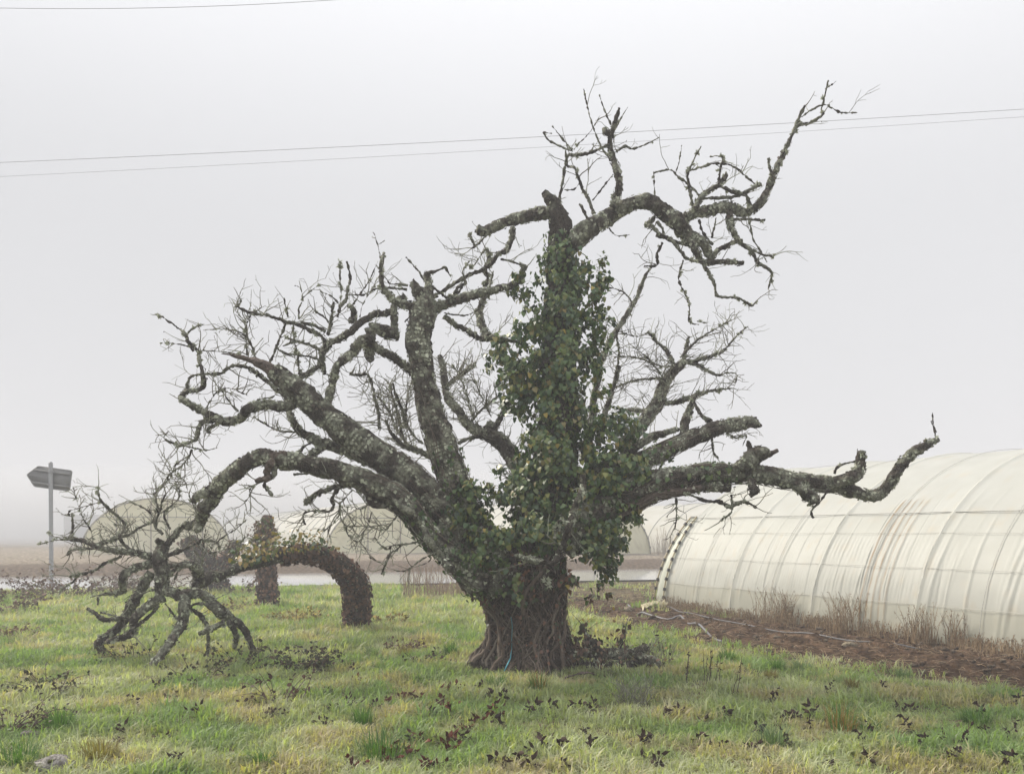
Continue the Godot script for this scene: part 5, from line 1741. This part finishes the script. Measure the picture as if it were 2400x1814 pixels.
	[0, 1.5, 0.5, [138,414,-1125,14,142,392,-1130,14,137,354,-1138,18,129,321,-1145,23]],
	[0, 2, 0.8, [108,262,-1075,30,121,314,-1098,31,134,350,-1115,27,140,374,-1125,23]],
	[0, 1.5, 0.4, [162,459,-1135,10,153,473,-1135,10,136,478,-1135,7,118,483,-1135,5]],
	[0, 0.4, 1.6, [75,217,-905,25,76,204,-904,31,71,192,-902,31,66,178,-901,33,60,162,-899,33,55,145,-897,31,49,132,-895,31,44,125,-895,25,32,125,-893,29,20,127,-892,32,9,130,-891,28,3,132,-890,14]],
	[0, 0.2, 2.5, [58,168,-895,15,49,168,-893,16,46,158,-892,16,44,149,-890,17]],
	[0, 0.2, 1.5, [52,141,-890,7,41,149,-888,6,30,159,-885,4]],
	[0, 0, 0.5, [53,136,-895,5,63,132,-892,5,79,135,-889,4,95,138,-885,2]],
	[0, 0, 2, [35,116,-905,22,34,111,-905,18,38,101,-905,12,39,96,-905,5]],
	[0, 1, 1, [-93,146,-915,9,-104,145,-912,9,-118,143,-909,11,-128,142,-906,9,-132,138,-905,5]],
	[0, 0.8, 1, [-119,142,-915,11,-124,137,-913,10,-131,133,-911,11,-133,123,-908,11,-138,112,-905,9]],
	[0, 0.5, 0.6, [-131,137,-905,6,-140,143,-905,5,-144,151,-905,4]],
	[0, 1, 0.4, [-72,139,-905,8,-84,133,-905,6,-97,127,-905,5,-107,119,-905,5,-117,115,-905,5,-132,119,-905,4,-143,124,-905,3,-151,130,-905,2]],
	[0, 1, 0.4, [-85,132,-915,4,-90,124,-912,4,-101,120,-909,4,-112,115,-905,3]],
	[0, 2, 1, [-173,202,-925,10,-181,193,-923,9,-186,186,-921,8,-186,175,-920,7,-180,165,-918,6,-174,162,-917,6,-166,167,-915,4]],
	[0, 1.5, 0.6, [-178,165,-915,5,-177,155,-915,4,-172,149,-915,4,-166,146,-915,3,-160,149,-915,2]],
	[0, 1.5, 0.6, [-185,175,-915,4,-192,165,-915,4,-200,158,-915,3,-204,160,-915,2]],
	[0, 2, 0.6, [-122,177,-925,13,-129,169,-922,8,-135,160,-919,7,-141,158,-917,5,-147,160,-915,3]],
	[0, 2, 0.6, [-156,186,-925,7,-164,181,-921,6,-171,183,-918,5,-180,183,-915,2]],
	[0, 2, 0.6, [-134,165,-925,4,-144,163,-921,4,-153,162,-917,4,-158,162,-915,2]],
	[0, 2, 1, [-152,178,-925,7,-154,170,-922,8,-156,164,-920,5,-160,155,-917,3,-166,151,-915,2]],
]
const FALLEN_LIMBS := [
	[0, 0.5, 1, [-426,80,-1035,67,-425,103,-1035,83,-428,123,-1035,90,-429,141,-1035,56,-430,146,-1035,22]],
	[0, 0.5, 1, [-426,134,-1035,44,-411,152,-1035,42,-400,164,-1035,36,-387,164,-1035,49]],
	[0, 0.5, 1, [-439,106,-1035,49,-454,86,-1042,56,-466,69,-1048,68,-483,48,-1056,57,-498,33,-1062,47,-511,20,-1067,51,-514,10,-1070,44,-516,0,-1073,38]],
	[0, 0.5, 1, [-424,78,-1035,67,-444,65,-1035,49,-456,51,-1035,44,-464,33,-1035,44,-477,28,-1035,27,-493,23,-1035,24]],
	[0, 0.5, 1, [-418,85,-1035,61,-396,77,-1025,55,-390,64,-1017,62,-391,48,-1008,54,-398,31,-996,50,-406,15,-985,49,-417,0,-972,36]],
	[0, 0.5, 1, [-410,80,-1035,71,-394,81,-1041,71,-382,83,-1045,53,-371,74,-1050,63,-360,60,-1056,77,-351,48,-1061,51,-338,34,-1067,44,-327,9,-1076,32,-325,0,-1079,23]],
	[0, 0.5, 1, [-344,47,-1035,36,-345,27,-1066,31,-363,0,-1103,24]],
	[0, 0.5, 1, [-392,64,-1035,24,-379,51,-1046,29,-375,30,-1058,22,-381,0,-1073,20]],
	[0, 0.5, 1, [-380,33,-1035,22,-366,39,-1035,36,-349,47,-1035,33]],
	[0, 0.5, 1, [-392,65,-1035,14,-379,70,-1035,19,-366,65,-1035,22,-352,55,-1035,22]],
	[0, 0.5, 1, [-436,119,-1035,56,-457,113,-1035,46,-465,103,-1035,46,-474,85,-1035,36,-490,82,-1035,17,-511,78,-1035,8]],
	[0, 0.5, 1, [-503,78,-1035,10,-504,68,-1035,9]],
	[0, 1.5, 1, [-439,127,-1035,46,-457,131,-1035,39,-482,134,-1035,33,-503,139,-1035,27,-523,146,-1035,24,-537,149,-1035,24,-540,160,-1035,15,-542,180,-1035,10]],
	[0, 1, 1, [-537,147,-1035,10,-552,150,-1035,8,-566,157,-1035,4]],
	[0, 1, 1, [-533,146,-1035,9,-551,147,-1035,8,-571,141,-1035,4]],
	[0, 1.2, 1, [-508,138,-1035,27,-492,144,-1035,27,-480,150,-1035,27,-480,164,-1035,17,-482,178,-1035,15,-493,193,-1035,13,-494,208,-1035,9,-503,210,-1035,4]],
	[0, 1, 1, [-500,193,-1035,8,-516,188,-1035,7,-531,182,-1035,6,-542,177,-1035,5]],
	[0, 2, 1, [-480,149,-1035,19,-464,154,-1035,17,-449,162,-1035,14,-438,173,-1035,14,-434,193,-1035,12,-436,204,-1035,8]],
	[0, 1, 1, [-438,177,-1035,12,-447,185,-1035,11,-470,195,-1035,8]],
	[0, 1.5, 1, [-434,193,-1035,8,-428,209,-1035,7,-418,222,-1035,6,-403,237,-1035,5,-392,250,-1035,4]],
	[0, 1.5, 1, [-447,129,-1035,17,-465,137,-1035,19,-469,152,-1035,14,-479,160,-1035,10,-490,167,-1035,6]],
	[0, 1, 1, [-475,127,-1035,19,-497,118,-1035,17,-513,109,-1035,17,-526,104,-1035,15,-533,105,-1035,12,-544,114,-1035,10]],
	[0, 0.6, 1, [-526,104,-1035,12,-536,95,-1035,9,-546,88,-1035,7,-557,84,-1035,4]],
	[0, 2, 1, [-503,137,-1035,17,-523,136,-1035,15,-539,134,-1035,14,-549,128,-1035,10]],
	[0, 1.5, 1, [-508,138,-1035,8,-513,157,-1035,7,-516,177,-1035,5,-518,209,-1035,3]],
	[0, 1.5, 1, [-420,127,-1035,30,-403,134,-1035,22,-388,142,-1035,18,-375,147,-1035,15,-364,144,-1035,14,-359,136,-1035,10]],
	[0, 0.5, 1, [-416,116,-1035,27,-402,116,-1035,24,-385,116,-1035,22]],
	[0, 0.5, 1, [-418,103,-1035,27,-410,111,-1035,24,-402,116,-1035,12]],
	[0, 0.5, 1, [-410,99,-1035,8,-405,108,-1035,12,-400,114,-1035,8]],
	[0, 2, 1, [-377,116,-1035,8,-377,134,-1035,7,-377,160,-1035,5]],
	[0, 2, 1, [-424,154,-1035,19,-433,165,-1035,17,-426,185,-1035,12,-420,198,-1035,8,-411,213,-1035,3]],
	[0, 2, 1, [-411,154,-1035,14,-395,167,-1035,12,-384,177,-1035,8,-379,186,-1035,4]],
	[0, 2, 1, [-415,160,-1035,12,-421,180,-1035,10,-405,201,-1035,8,-408,229,-1035,3]],
	[0, 1.5, 1, [-384,182,-1035,7,-392,201,-1035,6,-403,219,-1035,5,-408,227,-1035,3]],
	[0, 2, 1, [-366,137,-1035,8,-351,150,-1035,7,-333,160,-1035,6,-316,172,-1035,3]],
	[0, 2, 1, [-369,131,-1035,8,-352,134,-1035,8,-336,141,-1035,6,-323,150,-1035,3]],
	[0, 0.2, 1, [-515,64,-1035,17,-503,57,-1035,24,-490,51,-1035,30,-475,52,-1035,24]],
	[0, 0.2, 1, [-500,59,-1035,10,-477,54,-1035,10,-457,49,-1035,9]],
	[0, 0.5, 1, [-421,70,-1035,10,-410,55,-1035,10,-393,39,-1035,8]],
	[0, 0.3, 1, [-429,67,-1035,19,-444,52,-1035,22,-459,39,-1035,24,-464,31,-1035,24]],
	[0, 1, 1, [-428,88,-1035,10,-444,83,-1035,10,-465,72,-1035,6]],
]
const ARCH_LIMBS := [
	[-256,-3,-1410,206,-253,20,-1390,191,-249,50,-1370,185,-249,75,-1350,186,-258,96,-1330,155,-279,115,-1310,128,-301,124,-1290,108,-324,125,-1270,95,-346,119,-1250,85,-367,113,-1230,77,-391,105,-1210,73,-416,92,-1190,65],
	[-415,99,-1190,74,-426,89,-1173,80,-429,88,-1157,63,-426,83,-1140,31],
	[-426,95,-1160,79,-422,107,-1140,70,-424,115,-1120,46,-429,114,-1100,33],
]
const STUMP_LIMBS := [
	[-510,-3,-1780,199,-511,30,-1780,184,-513,75,-1780,168,-514,110,-1780,168,-516,139,-1780,184,-514,159,-1780,130,-511,177,-1780,69,-510,192,-1780,31],
]
const FORK_LIMBS := [
	[-758,-3,-2180,375,-763,35,-2180,319,-772,68,-2180,300,-796,95,-2180,262,-818,120,-2180,225,-831,142,-2180,187],
	[-763,46,-2180,244,-739,74,-2173,206,-715,103,-2167,158,-696,131,-2160,130],
]
const PILE_LOGS := [
	[67,19,-990,35,86,17,-990,54,109,16,-990,62,136,15,-990,59,152,20,-990,51,158,24,-990,35],
	[84,4,-970,40,107,4,-970,53,130,4,-970,55,152,6,-970,58,165,5,-970,45],
	[90,21,-1000,33,88,32,-1000,30,85,41,-1000,24,82,49,-1000,20],
	[91,35,-960,42,96,24,-960,50,98,11,-960,52,95,2,-960,50],
	[125,20,-990,24,128,33,-990,19,131,42,-990,13,134,52,-990,5],
	[80,20,-980,16,74,31,-980,12,72,36,-980,7],
	[141,18,-960,52,147,14,-960,57,162,10,-960,52,166,3,-960,31],
	[61,24,-950,21,67,21,-950,23,76,19,-950,26],
]
const STICK := [52,-7,-900,9,57,1,-906,11,68,4,-912,11,81,5,-918,10,92,1,-924,8,103,-5,-930,5]
